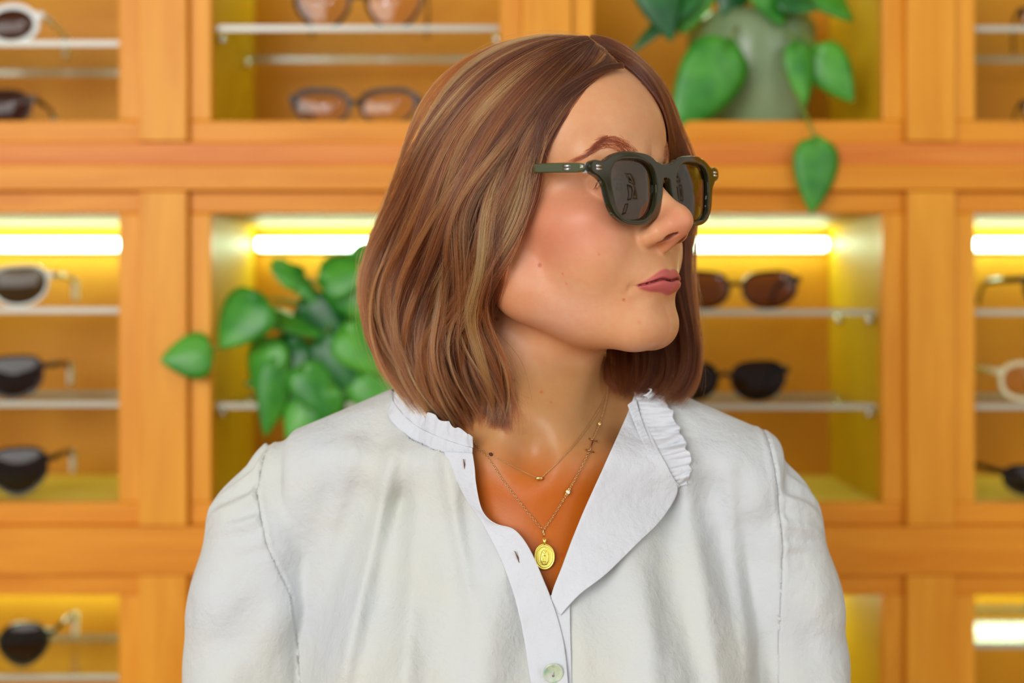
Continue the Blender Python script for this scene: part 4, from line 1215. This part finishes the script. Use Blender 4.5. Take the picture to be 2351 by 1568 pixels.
S.cycles_curves.subdivisions = 2
# dense under-hair
def under_hair(p):
    q = to_head(p)
    d = hull(p) + 15 - 4 * smoothstep(60, 100, q[:, 2])
    d = smax(d, q[:, 1] - (14 + 0.62 * q[:, 2] + 10 * smoothstep(50, 80, q[:, 2])), 10)
    d = smax(d, -(p[:, 2] + 48), 8)
    # leave the near side of the neck and jaw open
    d = smax(d, -cone(p, (6, -20, 20), (30, -50, -90), 44, 60), 10)
    return d
UV, UQ = sdf_mesh(under_hair, (-130, -80, -75), (150, 150, 205), 3.0)
M_under = simple('dense_brown_hair', srgb(62, 36, 22), 0.8)
hair_base = np_mesh('hair', UV, UQ, M_under); hair_base.parent = person; hair_base.matrix_parent_inverse = Matrix.Translation(-Vector(person.location))
hs = hair_object('hair_strands', ST, np.concatenate(SR), np.concatenate(SC), M_hair, hair_base)
hs.parent = hair_base; hs.matrix_parent_inverse = Matrix.Identity(4)
# ================================================================== EYEBROWS, LASHES, EYES
def skin_at(hx, hz):
    """points on the face surface straight ahead of (hx, hz) in head coordinates"""
    n = len(hx); best = np.full(n, 30.0); ys = np.linspace(110, 40, 120)
    hit = np.zeros(n, bool)
    for y in ys:
        q_ = np.stack([hx, np.full(n, y), hz], 1).astype(f32); d = head_sdf(q_)
        h = (~hit) & (d < 0.05); best[h] = y; hit |= h
    return np.stack([hx, best, hz], 1)
BX, BR, BC = [], [], []
for sd_ in (-1, 1):
    spine = resample(np.array([(15.5, 9.0), (22, 14.5), (30, 20.0), (37, 22.4), (43, 20.2), (50, 14.5)], float), 60)
    m = 560; t = RNG.uniform(0, 1, m) ** 0.9; k = 6; u = np.linspace(0, 1, k)
    sx = np.interp(t, np.linspace(0, 1, 60), spine[:, 0]); sz = np.interp(t, np.linspace(0, 1, 60), spine[:, 1])
    wid = np.interp(t, [0, .2, .5, .8, 1], [4.2, 5.6, 5.2, 3.4, 1.0])
    o_ = RNG.uniform(-1, 1, m); sz = sz + o_ * wid
    ang = np.interp(t, [0, .15, .45, .7, 1], [1.25, 0.95, 0.35, -0.25, -0.6]) + RNG.normal(0, 0.2, m) - 0.35 * o_ * np.clip(t * 2, 0, 1)
    Ln = np.interp(t, [0, .3, .7, 1], [5.5, 8.0, 7.0, 4.5]) * RNG.uniform(0.7, 1.15, m)
    hx = sx[:, None] + np.cos(ang)[:, None] * Ln[:, None] * u[None]; hz = sz[:, None] + np.sin(ang)[:, None] * Ln[:, None] * u[None] - 0.9 * (u ** 2)[None]
    q_ = skin_at((sd_ * hx).ravel(), hz.ravel()); q_[:, 1] += np.tile(0.15 + 0.9 * np.sin(u * 2.4), m)
    BX.append(from_head(q_).reshape(m, k, 3)); BR.append(np.full(m, 0.075)); BC.append(np.tile(np.array(srgb(96, 50, 34)), (m, 1)) * RNG.uniform(0.6, 1.2, (m, 1)))
M_brow = hair_material('brow_hair')
hair_object('eyebrow', BX[0], BR[0], BC[0], M_brow, person)
hair_object('eyebrow', BX[1], BR[1], BC[1], M_brow, person)
M_eye = simple('eye_white', (0.75, 0.72, 0.68), 0.15); M_iris = simple('iris', (0.10, 0.12, 0.08), 0.2)
for sd_ in (-1, 1):
    c = from_head((sd_ * 32, 70.5, -6)); e = MB()
    for i in range(1): e.lathe([(12.4 * math.sin(a), -12.4 * math.cos(a)) for a in [math.pi * k / 16 + 1e-3 for k in range(16)] + [math.pi - 1e-3]], 24)
    e.v = [tuple(W0) for W0 in [((x + c[0]) / 1000, (y + c[1]) / 1000, (z + c[2]) / 1000 + 1.5) for x, y, z in e.v]]
    eo = person_obj = e.build('eye', M_eye, None, True); eo.parent = person; eo.matrix_parent_inverse = Matrix.Translation(-Vector(person.location))
    ir = MB(); n = 20; cc = from_head((sd_ * 32, 82.6, -6.5)) 
    pts = [from_head((sd_ * 32 + r * math.cos(2 * math.pi * k / n), 82.9 - r * r / 22, -6.5 + r * math.sin(2 * math.pi * k / n))) for r in (0.01, 3, 5.6) for k in range(n)]
    ir.add([(p[0] / 1000, p[1] / 1000, p[2] / 1000 + 1.5) for p in pts], [(j * n + k, j * n + (k + 1) % n, (j + 1) * n + (k + 1) % n, (j + 1) * n + k) for j in range(2) for k in range(n)])
    io = ir.build('iris', M_iris, None, True); io.parent = eo
# lashes
LX = []
for sd_ in (-1, 1):
    m = 90; t = RNG.uniform(0, 1, m); k = 6; u = np.linspace(0, 1, k)
    hx = 19 + 29 * t; hz0 = -7 + 3.6 * np.sin(np.pi * np.clip(t, 0.02, 0.98)) - 1.5 * (t > 0.8) * (t - 0.8) * 5
    y0 = 70.5 + np.sqrt(np.clip(13.4 ** 2 - (hx - 32) ** 2 - (hz0 + 6) ** 2, 1, None))
    dx = (t - 0.4) * 0.9; Ln = 7.5
    X = hx[:, None] + dx[:, None] * Ln * u; Y = y0[:, None] + Ln * 0.75 * u[None]; Z = hz0[:, None] + (-1.2 * u + 4.5 * u ** 2)[None]
    LX.append(from_head(np.stack([sd_ * X, Y, Z], -1).reshape(-1, 3)).reshape(m, k, 3))
for a in LX: hair_object('eyelashes', a, np.full(len(a), 0.09), np.tile((0.02, 0.012, 0.008), (len(a), 1)), M_brow, person)
# ================================================================== BLOUSE
OPEN = np.array([(900, 930), (912, 972), (940, 1006), (1000, 1034), (1070, 1048), (1080, 1100), (1094, 1172), (1120, 1202), (1172, 1224), (1204, 1266), (1256, 1372), (1268, 1378), (1306, 1275), (1336, 1195), (1386, 1085), (1436, 985), (1470, 905), (1470, 600), (900, 600)], float)
def to_px(V):
    d = (V[:, 1] + 1000) / 1000
    return 1175.5 + V[:, 0] / 0.31 / d, 720 - V[:, 2] / 0.31 / d
def in_poly(x, y, poly):
    ins = np.zeros(len(x), bool); qx, qy = np.roll(poly[:, 0], -1), np.roll(poly[:, 1], -1)
    for i in range(len(poly)):
        c = ((poly[i, 1] > y) != (qy[i] > y)) & (x < (qx[i] - poly[i, 0]) * (y - poly[i, 1]) / (qy[i] - poly[i, 1] + 1e-12) + poly[i, 0])
        ins ^= c
    return ins
SV, SQ = sdf_mesh(shirt_sdf, (-262, -130, -434), (268, 150, -20), float(__import__('os').environ.get('HS', '1.6')), lip=1.25)
for fn_ in (seamL, seamR):
    sx_ = fn_(SV[:, 2]); nr_ = np.abs(SV[:, 0] - sx_) < 1.15 * float(__import__('os').environ.get('HS', '1.6')) * 0.62
    SV[nr_, 0] = sx_[nr_]
cen = SV[SQ].mean(1)
px_, py_ = to_px(cen)
hole = in_poly(px_, py_, OPEN) & (cen[:, 1] < 38)
hole |= (((cen[:, 0] - 10) / 86) ** 2 + ((cen[:, 1] - 42) / 68) ** 2 < 1) & (cen[:, 1] >= 34) & (cen[:, 2] > -110)
hole |= (cen[:, 2] < -425)
left = cen[:, 0] < seamL(cen[:, 2]); right = cen[:, 0] > seamR(cen[:, 2])

def cloth_material(name, c0, c1, weave=0.05):
    m, nt, b = nodes_of(name)
    tc = N(nt, 'ShaderNodeTexCoord')
    n = N(nt, 'ShaderNodeTexNoise'); n.inputs['Scale'].default_value = 9; n.inputs['Detail'].default_value = 3
    L(nt, tc.outputs['Object'], n.inputs['Vector'])
    L(nt, ramp(nt, n.outputs['Fac'], [(0.38, c0), (0.62, c1)]), b.inputs['Base Color'])
    b.inputs['Roughness'].default_value = 0.85; b.inputs['Specular IOR Level'].default_value = 0.15
    b.inputs['Sheen Weight'].default_value = 0.15
    n2 = N(nt, 'ShaderNodeTexNoise'); n2.inputs['Scale'].default_value = 42; n2.inputs['Detail'].default_value = 5; n2.inputs['Roughness'].default_value = 0.6
    L(nt, tc.outputs['Object'], n2.inputs['Vector'])
    n3 = N(nt, 'ShaderNodeTexNoise'); n3.inputs['Scale'].default_value = 900; n3.inputs['Detail'].default_value = 1
    L(nt, tc.outputs['Object'], n3.inputs['Vector'])
    b1 = N(nt, 'ShaderNodeBump'); b1.inputs['Strength'].default_value = 0.9; b1.inputs['Distance'].default_value = 0.004
    b2 = N(nt, 'ShaderNodeBump'); b2.inputs['Strength'].default_value = weave * 4; b2.inputs['Distance'].default_value = 0.0004
    L(nt, n2.outputs['Fac'], b1.inputs['Height']); L(nt, n3.outputs['Fac'], b2.inputs['Height'])
    L(nt, b1.outputs[0], b2.inputs['Normal']); L(nt, b2.outputs[0], b.inputs['Normal'])
    # thin cotton lets a little light through
    out = [q for q in nt.nodes if q.type == 'OUTPUT_MATERIAL'][0]
    tr = N(nt, 'ShaderNodeBsdfTranslucent'); tr.inputs[0].default_value = (0.85, 0.86, 0.84, 1)
    mx = N(nt, 'ShaderNodeMixShader'); mx.inputs[0].default_value = 0.12
    L(nt, b.outputs[0], mx.inputs[1]); L(nt, tr.outputs[0], mx.inputs[2]); L(nt, mx.outputs[0], out.inputs[0])
    return m
M_cloth = cloth_material('white_cotton', srgb(219, 221, 214), srgb(216, 221, 225))
M_band = cloth_material('white_cotton_band', srgb(220, 224, 232), srgb(224, 228, 236))
def person_part(o, parent=None):
    if parent is None:
        o.parent = person; o.matrix_parent_inverse = Matrix.Translation(-Vector(person.location))
    else:
        o.parent = parent; o.matrix_parent_inverse = Matrix.Identity(4)
    return o
def thicken(o, t=0.0006):
    s_ = o.modifiers.new('cloth', 'SOLIDIFY'); s_.thickness = t; s_.offset = -1
v_, q_, _u = compact(SV, SQ[~hole & ~left & ~right])
blouse = person_part(np_mesh('blouse', v_, q_, M_cloth)); thicken(blouse)
for sel_ in (left, right):
    v_, q_, _u = compact(SV, SQ[~hole & sel_])
    sl = person_part(np_mesh('sleeve', v_, q_, M_cloth), blouse); thicken(sl)

def strip(name, e0, e1, off0, off1, n=90, m=9, mat=None, wav=None, parent=None, fpos=None, smooth_y=4, drape=shirt_sdf):
    """cloth strip lofted between two edge lines and laid over the garment below it"""
    a = resample(np.array(e0, float), n); b = resample(np.array(e1, float), n)
    t = np.linspace(0, 1, m)
    G_ = a[:, None] * (1 - t)[None, :, None] + b[:, None] * t[None, :, None]
    fl = G_.reshape(-1, G_.shape[-1])
    base = march(fl[:, 0], fl[:, 1], f=lambda p: drape(p, False) - 1.5, t0=840, t1=1150)
    y = base[:, 1].reshape(n, m)
    for _ in range(smooth_y):
        y[1:-1] = (y[:-2] + 2 * y[1:-1] + y[2:]) / 4; y[:, 1:-1] = (y[:, :-2] + 2 * y[:, 1:-1] + y[:, 2:]) / 4
    s_ = np.linspace(0, 1, n)
    of = np.interp(np.tile(t, (n, 1)), [0, 1], [0, 1]) * (np.asarray(off1(s_) if callable(off1) else np.full(n, off1)) - np.asarray(off0(s_) if callable(off0) else np.full(n, off0)))[:, None] + np.asarray(off0(s_) if callable(off0) else np.full(n, off0))[:, None]
    if wav is not None: of = of + wav(s_[:, None], t[None, :])
    y = y - of
    v = pix_dir(fl[:, 0], fl[:, 1]); P3 = CAMW + v * (1000 + y.reshape(-1))[:, None]
    q = np.array([(i * m + j, i * m + j + 1, (i + 1) * m + j + 1, (i + 1) * m + j) for i in range(n - 1) for j in range(m - 1)])
    o = np_mesh(name, P3, q, mat or M_band)
    person_part(o, parent or blouse); thicken(o, 0.0007)
    sb = o.modifiers.new('s', 'SUBSURF'); sb.levels = 1; sb.render_levels = 1
    return o, P3.reshape(n, m, 3)
# button placket of her right front (upper layer)
E1 = [(1086, 1040), (1091, 1075), (1094, 1110), (1104, 1160), (1118, 1186), (1142, 1203), (1176, 1212), (1200, 1234), (1222, 1270), (1246, 1325), (1268, 1380), (1288, 1445), (1300, 1510), (1308, 1620), (1312, 1760)]
E0 = [(1018, 1036), (1030, 1066), (1045, 1096), (1066, 1138), (1084, 1166), (1104, 1196), (1118, 1222), (1134, 1252), (1152, 1290), (1174, 1350), (1188, 1400), (1202, 1466), (1210, 1520), (1224, 1620), (1232, 1760)]
placket, PK = strip('placket', E0, E1, 2.4, lambda s: 4.0 + 2.0 * np.sin(s * 9), wav=lambda s, t: 0.45 * np.sin(s * 60 + 4 * t) * (1 - t) ** 2, n=120)
# under layer on her left front
strip('under_placket', [(1262, 1365), (1272, 1400), (1280, 1470), (1288, 1560), (1290, 1760)], [(1290, 1365), (1307, 1372), (1310, 1450), (1313, 1560), (1315, 1760)], 0.8, 1.4, n=40, m=5)
# turned-back lapel of her left front
I_ = [(1458, 902), (1440, 950), (1412, 1012), (1380, 1082), (1342, 1166), (1312, 1240), (1290, 1300), (1266, 1366), (1276, 1392), (1284, 1410)]
B_ = [(1476, 925), (1486, 975), (1510, 1030), (1540, 1085), (1556, 1128), (1520, 1192), (1462, 1250), (1392, 1318), (1330, 1366), (1287, 1412)]
lapel, LP = strip('lapel', I_, B_, lambda s: 1.5 + 2 * np.sin(s * 3.1), lambda s: 3.0 + 6.5 * np.sin(np.pi * np.clip(s, 0, 1)) ** 0.7,
                  wav=lambda s, t: 0.5 * np.sin(s * 26 + 3 * t) * t, n=110, m=14)
# its ruffled collar edge
R0 = [(1455, 900), (1464, 925), (1474, 972), (1496, 1024), (1526, 1078), (1560, 1116)]
R1 = [(1520, 908), (1538, 935), (1556, 975), (1576, 1025), (1586, 1062), (1580, 1112)]
def ruf(s, t): return ((2.4 + 1.0 * np.sin(s * 13)) * np.sin(s * 38 + 2.6 * np.sin(s * 11 + 1.6 * t) + 0.8 * t) + 0.8 * np.sin(s * 83 + 2 * t)) * t ** 1.1 + 0.45 * np.sin(s * 140) * (1 - t) ** 2
def rufedge(R, A=5, f=23):
    r = resample(np.array(R, float), 80); s_ = np.linspace(0, 1, 80)
    tn = np.gradient(r, axis=0); tn /= np.linalg.norm(tn, axis=1, keepdims=True); nr = np.stack([tn[:, 1], -tn[:, 0]], 1)
    return r + nr * (A * np.sin(s_ * f * 2 + np.sin(s_ * 31)) * 0.5)[:, None]
strip('collar_ruffle', R0, rufedge(R1, 7, 19), 5.0, lambda s: 9.5 - 2 * s, wav=ruf, n=160, m=14)
strip('collar_band', [(1440, 930), (1454, 968), (1476, 1018), (1506, 1070), (1546, 1124)], [(1460, 916), (1475, 968), (1498, 1022), (1528, 1076), (1562, 1116)], 6.5, 7.4, wav=lambda s, t: 0.5 * np.sin(s * 150) * np.sin(np.pi * t), n=150, m=5)

# standing collar round the neck: bottom line, top line
def mix_path(pxs, worlds, drape_=True):
    a = np.array(pxs, float)
    b = march(a[:, 0], a[:, 1], f=lambda p: shirt_sdf(p, False) - 1.5, t0=840, t1=1080)
    return b, np.array(worlds, float)
bpx, bw = mix_path([(1086, 1046), (1045, 1042), (1000, 1030), (955, 1010), (918, 982), (893, 950)], [(-88, 34, -62), (-84, 66, -54), (-52, 96, -44), (8, 110, -38), (66, 98, -42), (100, 66, -48), (108, 32, -52), (104, 6, -56), (96, -10, -60)])
BOT = resample(np.concatenate([bpx, bw]), 260)
tp = [(1087, 1003), (1058, 986), (1005, 958), (964, 934), (936, 902), (918, 878)]
ty = bpx[:, 1] + np.array([-1, 0, 2, 4, 6, 8])
tpx = np.array([CAMW + pix_dir(a, b) * (1000 + y) for (a, b), y in zip(tp, ty)])
TOP = resample(np.concatenate([tpx, np.array([(-80, 40, -44), (-78, 64, -34), (-48, 90, -24), (8, 102, -22), (60, 90, -30), (92, 62, -40), (102, 30, -46), (100, 4, -52), (94, -12, -56)])]), 260)
def collar_strip(name, t0, t1, m, amp, parent, push=0.0):
    n = len(BOT); s_ = np.linspace(0, 1, n); T = np.linspace(t0, t1, m)
    v = BOT[:, None] * (1 - T)[None, :, None] + TOP[:, None] * T[None, :, None]
    tn = np.gradient(BOT, axis=0); tn /= np.linalg.norm(tn, axis=1, keepdims=True)
    up_ = TOP - BOT; up_ /= np.linalg.norm(up_, axis=1, keepdims=True)
    nr = np.cross(tn, up_); nr /= np.linalg.norm(nr, axis=1, keepdims=True)
    ctr = np.array([10, 40, -50.0]); sg = np.sign((nr * (BOT - ctr)).sum(1)); nr *= sg[:, None]
    tt = np.linspace(0, 1, m)[None, :]
    w = (amp * (np.sin(s_ * 150 + 2.0 * np.sin(s_ * 37)) + 0.6 * np.sin(s_ * 263)))[:, None] * tt ** 1.1 + push + 0.35 * np.sin(s_ * 420)[:, None] * np.sin(np.pi * tt)
    v = v + nr[:, None] * w[:, :, None]
    if amp > 1: v[:, :, 2] += (1.2 * np.sin(s_ * 190 + 3 * np.sin(s_ * 23)))[:, None] * tt ** 2
    q = np.array([(i * m + j, i * m + j + 1, (i + 1) * m + j + 1, (i + 1) * m + j) for i in range(n - 1) for j in range(m - 1)])
    o = person_part(np_mesh(name, v.reshape(-1, 3), q, M_band), parent); thicken(o, 0.0007)
    sb = o.modifiers.new('s', 'SUBSURF'); sb.levels = 1; sb.render_levels = 1
collar_strip('collar_band', -0.05, 0.42, 6, 0.35, blouse, 0.8)
collar_strip('collar_ruffle', 0.40, 1.0, 12, 2.0, blouse, 0.2)

# buttonholes and buttons
M_thread = simple('buttonhole_thread', (0.62, 0.62, 0.60), 0.9)
M_slit = simple('buttonhole_slit', (0.16, 0.05, 0.03), 0.9)
def surf_at(px, py, grid):
    fl = grid.reshape(-1, 3); a, b = to_px(fl); i = np.argmin((a - px) ** 2 + (b - py) ** 2); return fl[i]
def buttonhole(x0, y0, x1, y1):
    a = surf_at((x0 + x1) / 2, (y0 + y1) / 2, PK); d = a[1] - 1.6
    pts = [(CAMW + pix_dir(x, y) * (1000 + d)) for x, y in ((x0, y0), ((x0 + x1) / 2 + 1, (y0 + y1) / 2), (x1, y1))]
    mm_ = MB(); mm_.tube([(p[0] / 1000, p[1] / 1000, p[2] / 1000 + 1.5) for p in pts], [0.0002, 0.0005, 0.0002], 6)
    o = mm_.build('buttonhole', M_slit, None, True); person_part(o, blouse)
    th = MB()
    for i in range(24):
        u = i / 23; p = pts[0] * (1 - u) + pts[2] * u
        sg = 1 if i % 2 else -1
        p1 = p + np.array([0.9 * sg, 0.6, 0.1 * sg]); p0 = p + np.array([0.25 * sg, -0.3, 0])
        th.tube([(p0[0] / 1000, p0[1] / 1000, p0[2] / 1000 + 1.5), (p1[0] / 1000, p1[1] / 1000, p1[2] / 1000 + 1.5)], 0.00016, 5)
    o = th.build('buttonhole_stitching', M_thread, None, True); person_part(o, blouse)
buttonhole(1064, 1054, 1067, 1078)
buttonhole(1182, 1265, 1193, 1294)
def pearl():
    m, nt, b = nodes_of('mother_of_pearl')
    tc = N(nt, 'ShaderNodeTexCoord'); n = N(nt, 'ShaderNodeTexNoise'); n.inputs['Scale'].default_value = 150
    L(nt, tc.outputs['Object'], n.inputs['Vector'])
    L(nt, ramp(nt, n.outputs['Fac'], [(0.35, srgb(150, 186, 168)), (0.5, srgb(196, 210, 180)), (0.7, srgb(206, 214, 220))]), b.inputs['Base Color'])
    b.inputs['Roughness'].default_value = 0.2; b.inputs['Coat Weight'].default_value = 0.5
    return m
M_pearl = pearl()
def button(px, py):
    c = surf_at(px, py, PK); c = CAMW + pix_dir(px, py) * (1000 + c[1] - 2.2)
    b = MB(); r = 0.0066
    prof = [(0.00001, 0.0006), (r * 0.45, 0.0006), (r * 0.72, 0.0007), (r * 0.86, 0.0013), (r * 0.96, 0.0013), (r, 0.0007), (r * 0.97, -0.0003), (0.00001, -0.0004)]
    b.lathe(prof, 36)
    b.v = [(x, -z, y) for x, y, z in b.v]; b.f = b.f[:-1]
    o = b.build('button', M_pearl, None, True, loc=None)
    o.parent = blouse; o.matrix_parent_inverse = Matrix.Identity(4); o.location = (c[0] / 1000, c[1] / 1000, c[2] / 1000 + 1.5)
    o.rotation_euler = (0.12, 0, 0.05)
    return o, c
for (px, py) in ((1270, 1545), (1276, 1800)):
    o, c = button(px, py)
    t_ = MB(); w = np.array([c[0], c[1], c[2] + 1500]) / 1000
    t_.tube([w + np.array([0, -0.0004, 0.0016]), w + np.array([0, -0.0016, 0.0008]), w + np.array([0, -0.0016, -0.0008]), w + np.array([0, -0.0004, -0.0016])], 0.0004, 6)
    person_part(t_.build('button_thread', M_band, None, True), blouse)
    for dz in (0.0017, -0.0017):
        h_ = MB(); h_.tube([w + np.array([0, -0.0002, dz]), w + np.array([0, -0.00075, dz])], 0.0007, 8); person_part(h_.build('button_hole', M_slit, None, True), blouse)
# ================================================================== NECKLACES
M_gchain = simple('fine_gold_chain', (0.80, 0.52, 0.24), 0.25, 1.0)
M_medal = simple('yellow_gold_medal', (1.0, 0.82, 0.16), 0.32, 0.85)
M_gem = simple('clear_stone', (0.95, 0.95, 1.0), 0.03, 0.0, 1.0, Coat_Weight=1.0)
M_gbead = simple('dark_garnet_bead', (0.08, 0.015, 0.012), 0.25)
def on_skin(path, n, lift=0.6):
    r = resample(np.array(path, float), n)
    p = march(r[:, 0], r[:, 1], f=lambda q: body_sdf(q) - lift, t0=880, t1=1060)
    y = p[:, 1].copy()
    for _ in range(4): y[1:-1] = (y[:-2] + 2 * y[1:-1] + y[2:]) / 4
    return CAMW + pix_dir(r[:, 0], r[:, 1]) * (1000 + y)[:, None]
def W_(p): return Vector((p[0] / 1000, p[1] / 1000, p[2] / 1000 + 1.5))
def chain_mesh(path3, R, r, mb):
    """path3: dense polyline in mm"""
    s = np.r_[0, np.cumsum(np.linalg.norm(np.diff(path3, axis=0), axis=1))]; pitch = R * 2 * 1.5 * 0.80
    n = int(s[-1] / pitch); c = np.stack([np.interp(np.linspace(0, s[-1], n), s, path3[:, k]) for k in range(3)], 1)
    for i in range(n):
        t = c[min(i + 1, n - 1)] - c[max(i - 1, 0)]; t /= np.linalg.norm(t)
        a = np.cross(t, (0, 1, 0)); a /= np.linalg.norm(a); b = np.cross(t, a)
        k = (a + b) if i % 2 else (a - b)
        mb.torus(W_(c[i]), Vector(t), Vector(k), R / 1000, r / 1000, 12, 5, ru=1.5, rv=0.9)
def jewel(mb, name, mat, t, smooth=True):
    o = mb.build(name, mat, None, smooth); adopt(o, t); return o
# short necklace
pA = [(1083, 1008), (1104, 1030), (1128, 1043), (1180, 1072), (1232, 1097)]
pB = [(1244, 1096), (1290, 1052), (1335, 1000), (1372, 945), (1392, 900), (1394, 870)]
A3, B3 = on_skin(pA, 60), on_skin(pB, 60)
t1 = thing('necklace', 'short fine gold necklace with a tiny bean-shaped bead at its centre', 'necklace', tuple(W_(A3[-1])), None)
mb = MB(); chain_mesh(A3, 0.42, 0.14, mb); chain_mesh(B3, 0.42, 0.14, mb); jewel(mb, 'chain', M_gchain, t1)
c = W_((A3[-1] + B3[0]) / 2 + np.array([0, -1.0, -0.3]))
mb = MB(); mb.tube([c + Vector((-0.0022, 0, -0.0004)), c + Vector((-0.0012, -0.0004, 0)), c + Vector((0, -0.0005, 0.0002)), c + Vector((0.0012, -0.0004, 0)), c + Vector((0.0022, 0, 0.0003))], [0.0010, 0.0014, 0.0012, 0.0014, 0.0010], 10)
jewel(mb, 'bean_bead', M_gold, t1)
ib = int(np.argmin(np.abs(to_px(A3)[0] - 1127)))
mb = MB(); mb.tube([W_(A3[ib] + np.array([-1.2, -0.9, 0.5])), W_(A3[ib] + np.array([0, -1.1, 0])), W_(A3[ib] + np.array([1.2, -0.9, -0.5]))], [0.0005, 0.0013, 0.0005], 10)
jewel(mb, 'dark_bead', M_gbead, t1)
# long necklace
pC = [(1086, 1012), (1100, 1030), (1122, 1052), (1150, 1096), (1185, 1142), (1220, 1186), (1244, 1214)]
pD = [(1250, 1214), (1275, 1178), (1300, 1136)]
pE = [(1308, 1122), (1330, 1082), (1354, 1036)]
pF = [(1362, 1008), (1372, 985), (1384, 950), (1393, 910), (1396, 880)]
C3, D3, E3, F3 = [on_skin(p_, 50, 1.2) for p_ in (pC, pD, pE, pF)]
t2 = thing('necklace', 'longer gold chain necklace with an oval medal hanging in the open neckline', 'necklace', tuple(W_(C3[-1])), None)
mb = MB()
for q_ in (C3, D3, E3, F3): chain_mesh(q_, 0.62, 0.17, mb)
jewel(mb, 'chain', M_gchain, t2)
# two-bar charm
ca = (E3[-1] + F3[0]) / 2 + np.array([0, -1.0, 0]); ax = F3[0] - E3[-1]; ax = ax / np.linalg.norm(ax); sd = np.array([0.97, 0, -0.26]); sd -= ax * (sd @ ax); sd /= np.linalg.norm(sd)
mb = MB(); hl = np.linalg.norm(F3[0] - E3[-1]) / 2
for k in (-1, 1):
    e = ca + ax * k * (hl - 0.6); mb.tube([W_(e - sd * 3.0), W_(e + sd * 3.0)], 0.00055, 8)
mb.tube([W_(ca - ax * (hl - 0.8)), W_(ca + ax * (hl - 0.8))], 0.0004, 8)
jewel(mb, 'bar_charm', simple('rose_gold_charm', (0.45, 0.20, 0.10), 0.3, 1.0), t2)
# set stone
cs = (D3[-1] + E3[0]) / 2 + np.array([0, -1.0, 0]); dr = E3[0] - D3[-1]; dr /= np.linalg.norm(dr)
mb = MB(); mb.torus(W_(cs), (1, 0, 0), (0, 0, 1), 0.0013, 0.0004, 16, 6)
for k in (-1, 1): mb.torus(W_(cs + dr * k * 2.1), Vector(dr), (0, 1, 0) if abs(dr[1]) < .9 else (1, 0, 0), 0.0008, 0.00022, 12, 5); mb.torus(W_(cs + dr * k * 2.1), (1, 0, 0), (0, 0, 1), 0.0008, 0.00022, 12, 5)
jewel(mb, 'stone_setting', M_gold, t2)
mb = MB(); mb.lathe([(0.00001, 0.0009), (0.0007, 0.0008), (0.0012, 0.0002), (0.00001, -0.0006)], 8); mb.v = [(x, -z, y) for x, y, z in mb.v]; mb.v = [tuple(Vector(v) + W_(cs)) for v in mb.v]
jewel(mb, 'stone', M_gem, t2, False)
f0 = F3[0] * 0.6 + F3[12] * 0.4
mb = MB(); mb.torus(W_(F3[14] + np.array([0, -1, 0])), (1, 0, 0), (0, 0, 1), 0.0007, 0.0004, 10, 5); jewel(mb, 'small_bead', M_gold, t2)
# jump ring, bail, medal
end = (C3[-1] + D3[0]) / 2
mb = MB(); mb.torus(W_(end + np.array([0.3, -0.8, -2.6])), (0.35, 1, 0), (0, 0, 1), 0.0018, 0.00035, 20, 8, ru=0.62, rv=1.35); jewel(mb, 'jump_ring', M_gold, t2)
mc0 = march(np.array([1250.0]), np.array([1278.0]), f=lambda q: body_sdf(q) - 3.0, t0=880, t1=1060)[0]
mp = CAMW + pix_dir(1250, 1278) * (1000 + mc0[1])
def medal_sdf(p):
    x, y, z = p[:, 0], p[:, 1], p[:, 2]
    e = np.sqrt((x / 7.0) ** 2 + (z / 8.7) ** 2); d2 = (e - 1) * 7.4
    d = smax(d2, np.abs(y) - 0.55, 0.4)
    rel = 0.28 * np.exp(-((e - 0.94) / 0.05) ** 2) + 0.16 * np.exp(-((e - 0.80) / 0.05) ** 2) * (1 + 0.9 * np.sin(np.arctan2(z, x) * 44))
    m2 = np.sqrt((x / 2.6) ** 2 + ((z + 0.1) / 4.9) ** 2)
    rel += 0.20 * np.exp(-((m2 - 1) / 0.10) ** 2) * (1 + 0.8 * np.sin(np.arctan2(z, x) * 26))
    hd = np.exp(-((x / 0.75) ** 2 + ((z - 3.0) / 0.85) ** 2) ** 2)
    rb = np.exp(-((x / (0.9 + 0.24 * (2.2 - z))) ** 4)) * smoothstep(2.9, 2.0, z) * smoothstep(-3.9, -3.2, z)
    rel += 0.45 * hd + rb * (0.38 + 0.12 * np.sin(x * 5 + z * 0.8)) + 0.25 * np.exp(-(((x - 0.1) / 0.8) ** 2 + ((z - 1.2) / 0.5) ** 2))
    rel += 0.3 * np.exp(-(((z + 4.3 + 0.12 * x * x) / 0.45) ** 2)) * (np.abs(x) < 1.7)
    return d - rel * (y < 0)
MV_, MQ_ = sdf_mesh(medal_sdf, (-8.6, -2.0, -10.2), (8.6, 1.4, 10.2), 0.2, newton=1, lip=1.6)
tilt_ = rotx(-0.10)
md = np_mesh('medal', MV_ @ tilt_.T.astype(float) + mp, MQ_, M_medal); adopt(md, t2)
mb = MB(); top = mp + np.array([0, 0.4, 8.6]); 
mb.tube([W_(top + np.array([0, 0, -0.4])), W_(top + np.array([0, -0.1, 1.2])), W_(top + np.array([-0.5, -0.2, 2.6]))], [0.0007, 0.0009, 0.0006], 8)
mb.tube([W_(top + np.array([0, 0, -0.4])), W_(top + np.array([0.1, -0.1, 1.2])), W_(top + np.array([0.9, -0.2, 3.4]))], [0.0007, 0.0009, 0.0006], 8)
mb.tube([W_(top + np.array([0, 0, -0.4])), W_(top + np.array([-0.1, -0.1, 1.2])), W_(top + np.array([-0.9, -0.2, 3.4]))], [0.0007, 0.0009, 0.0006], 8)
jewel(mb, 'bail', M_medal, t2)
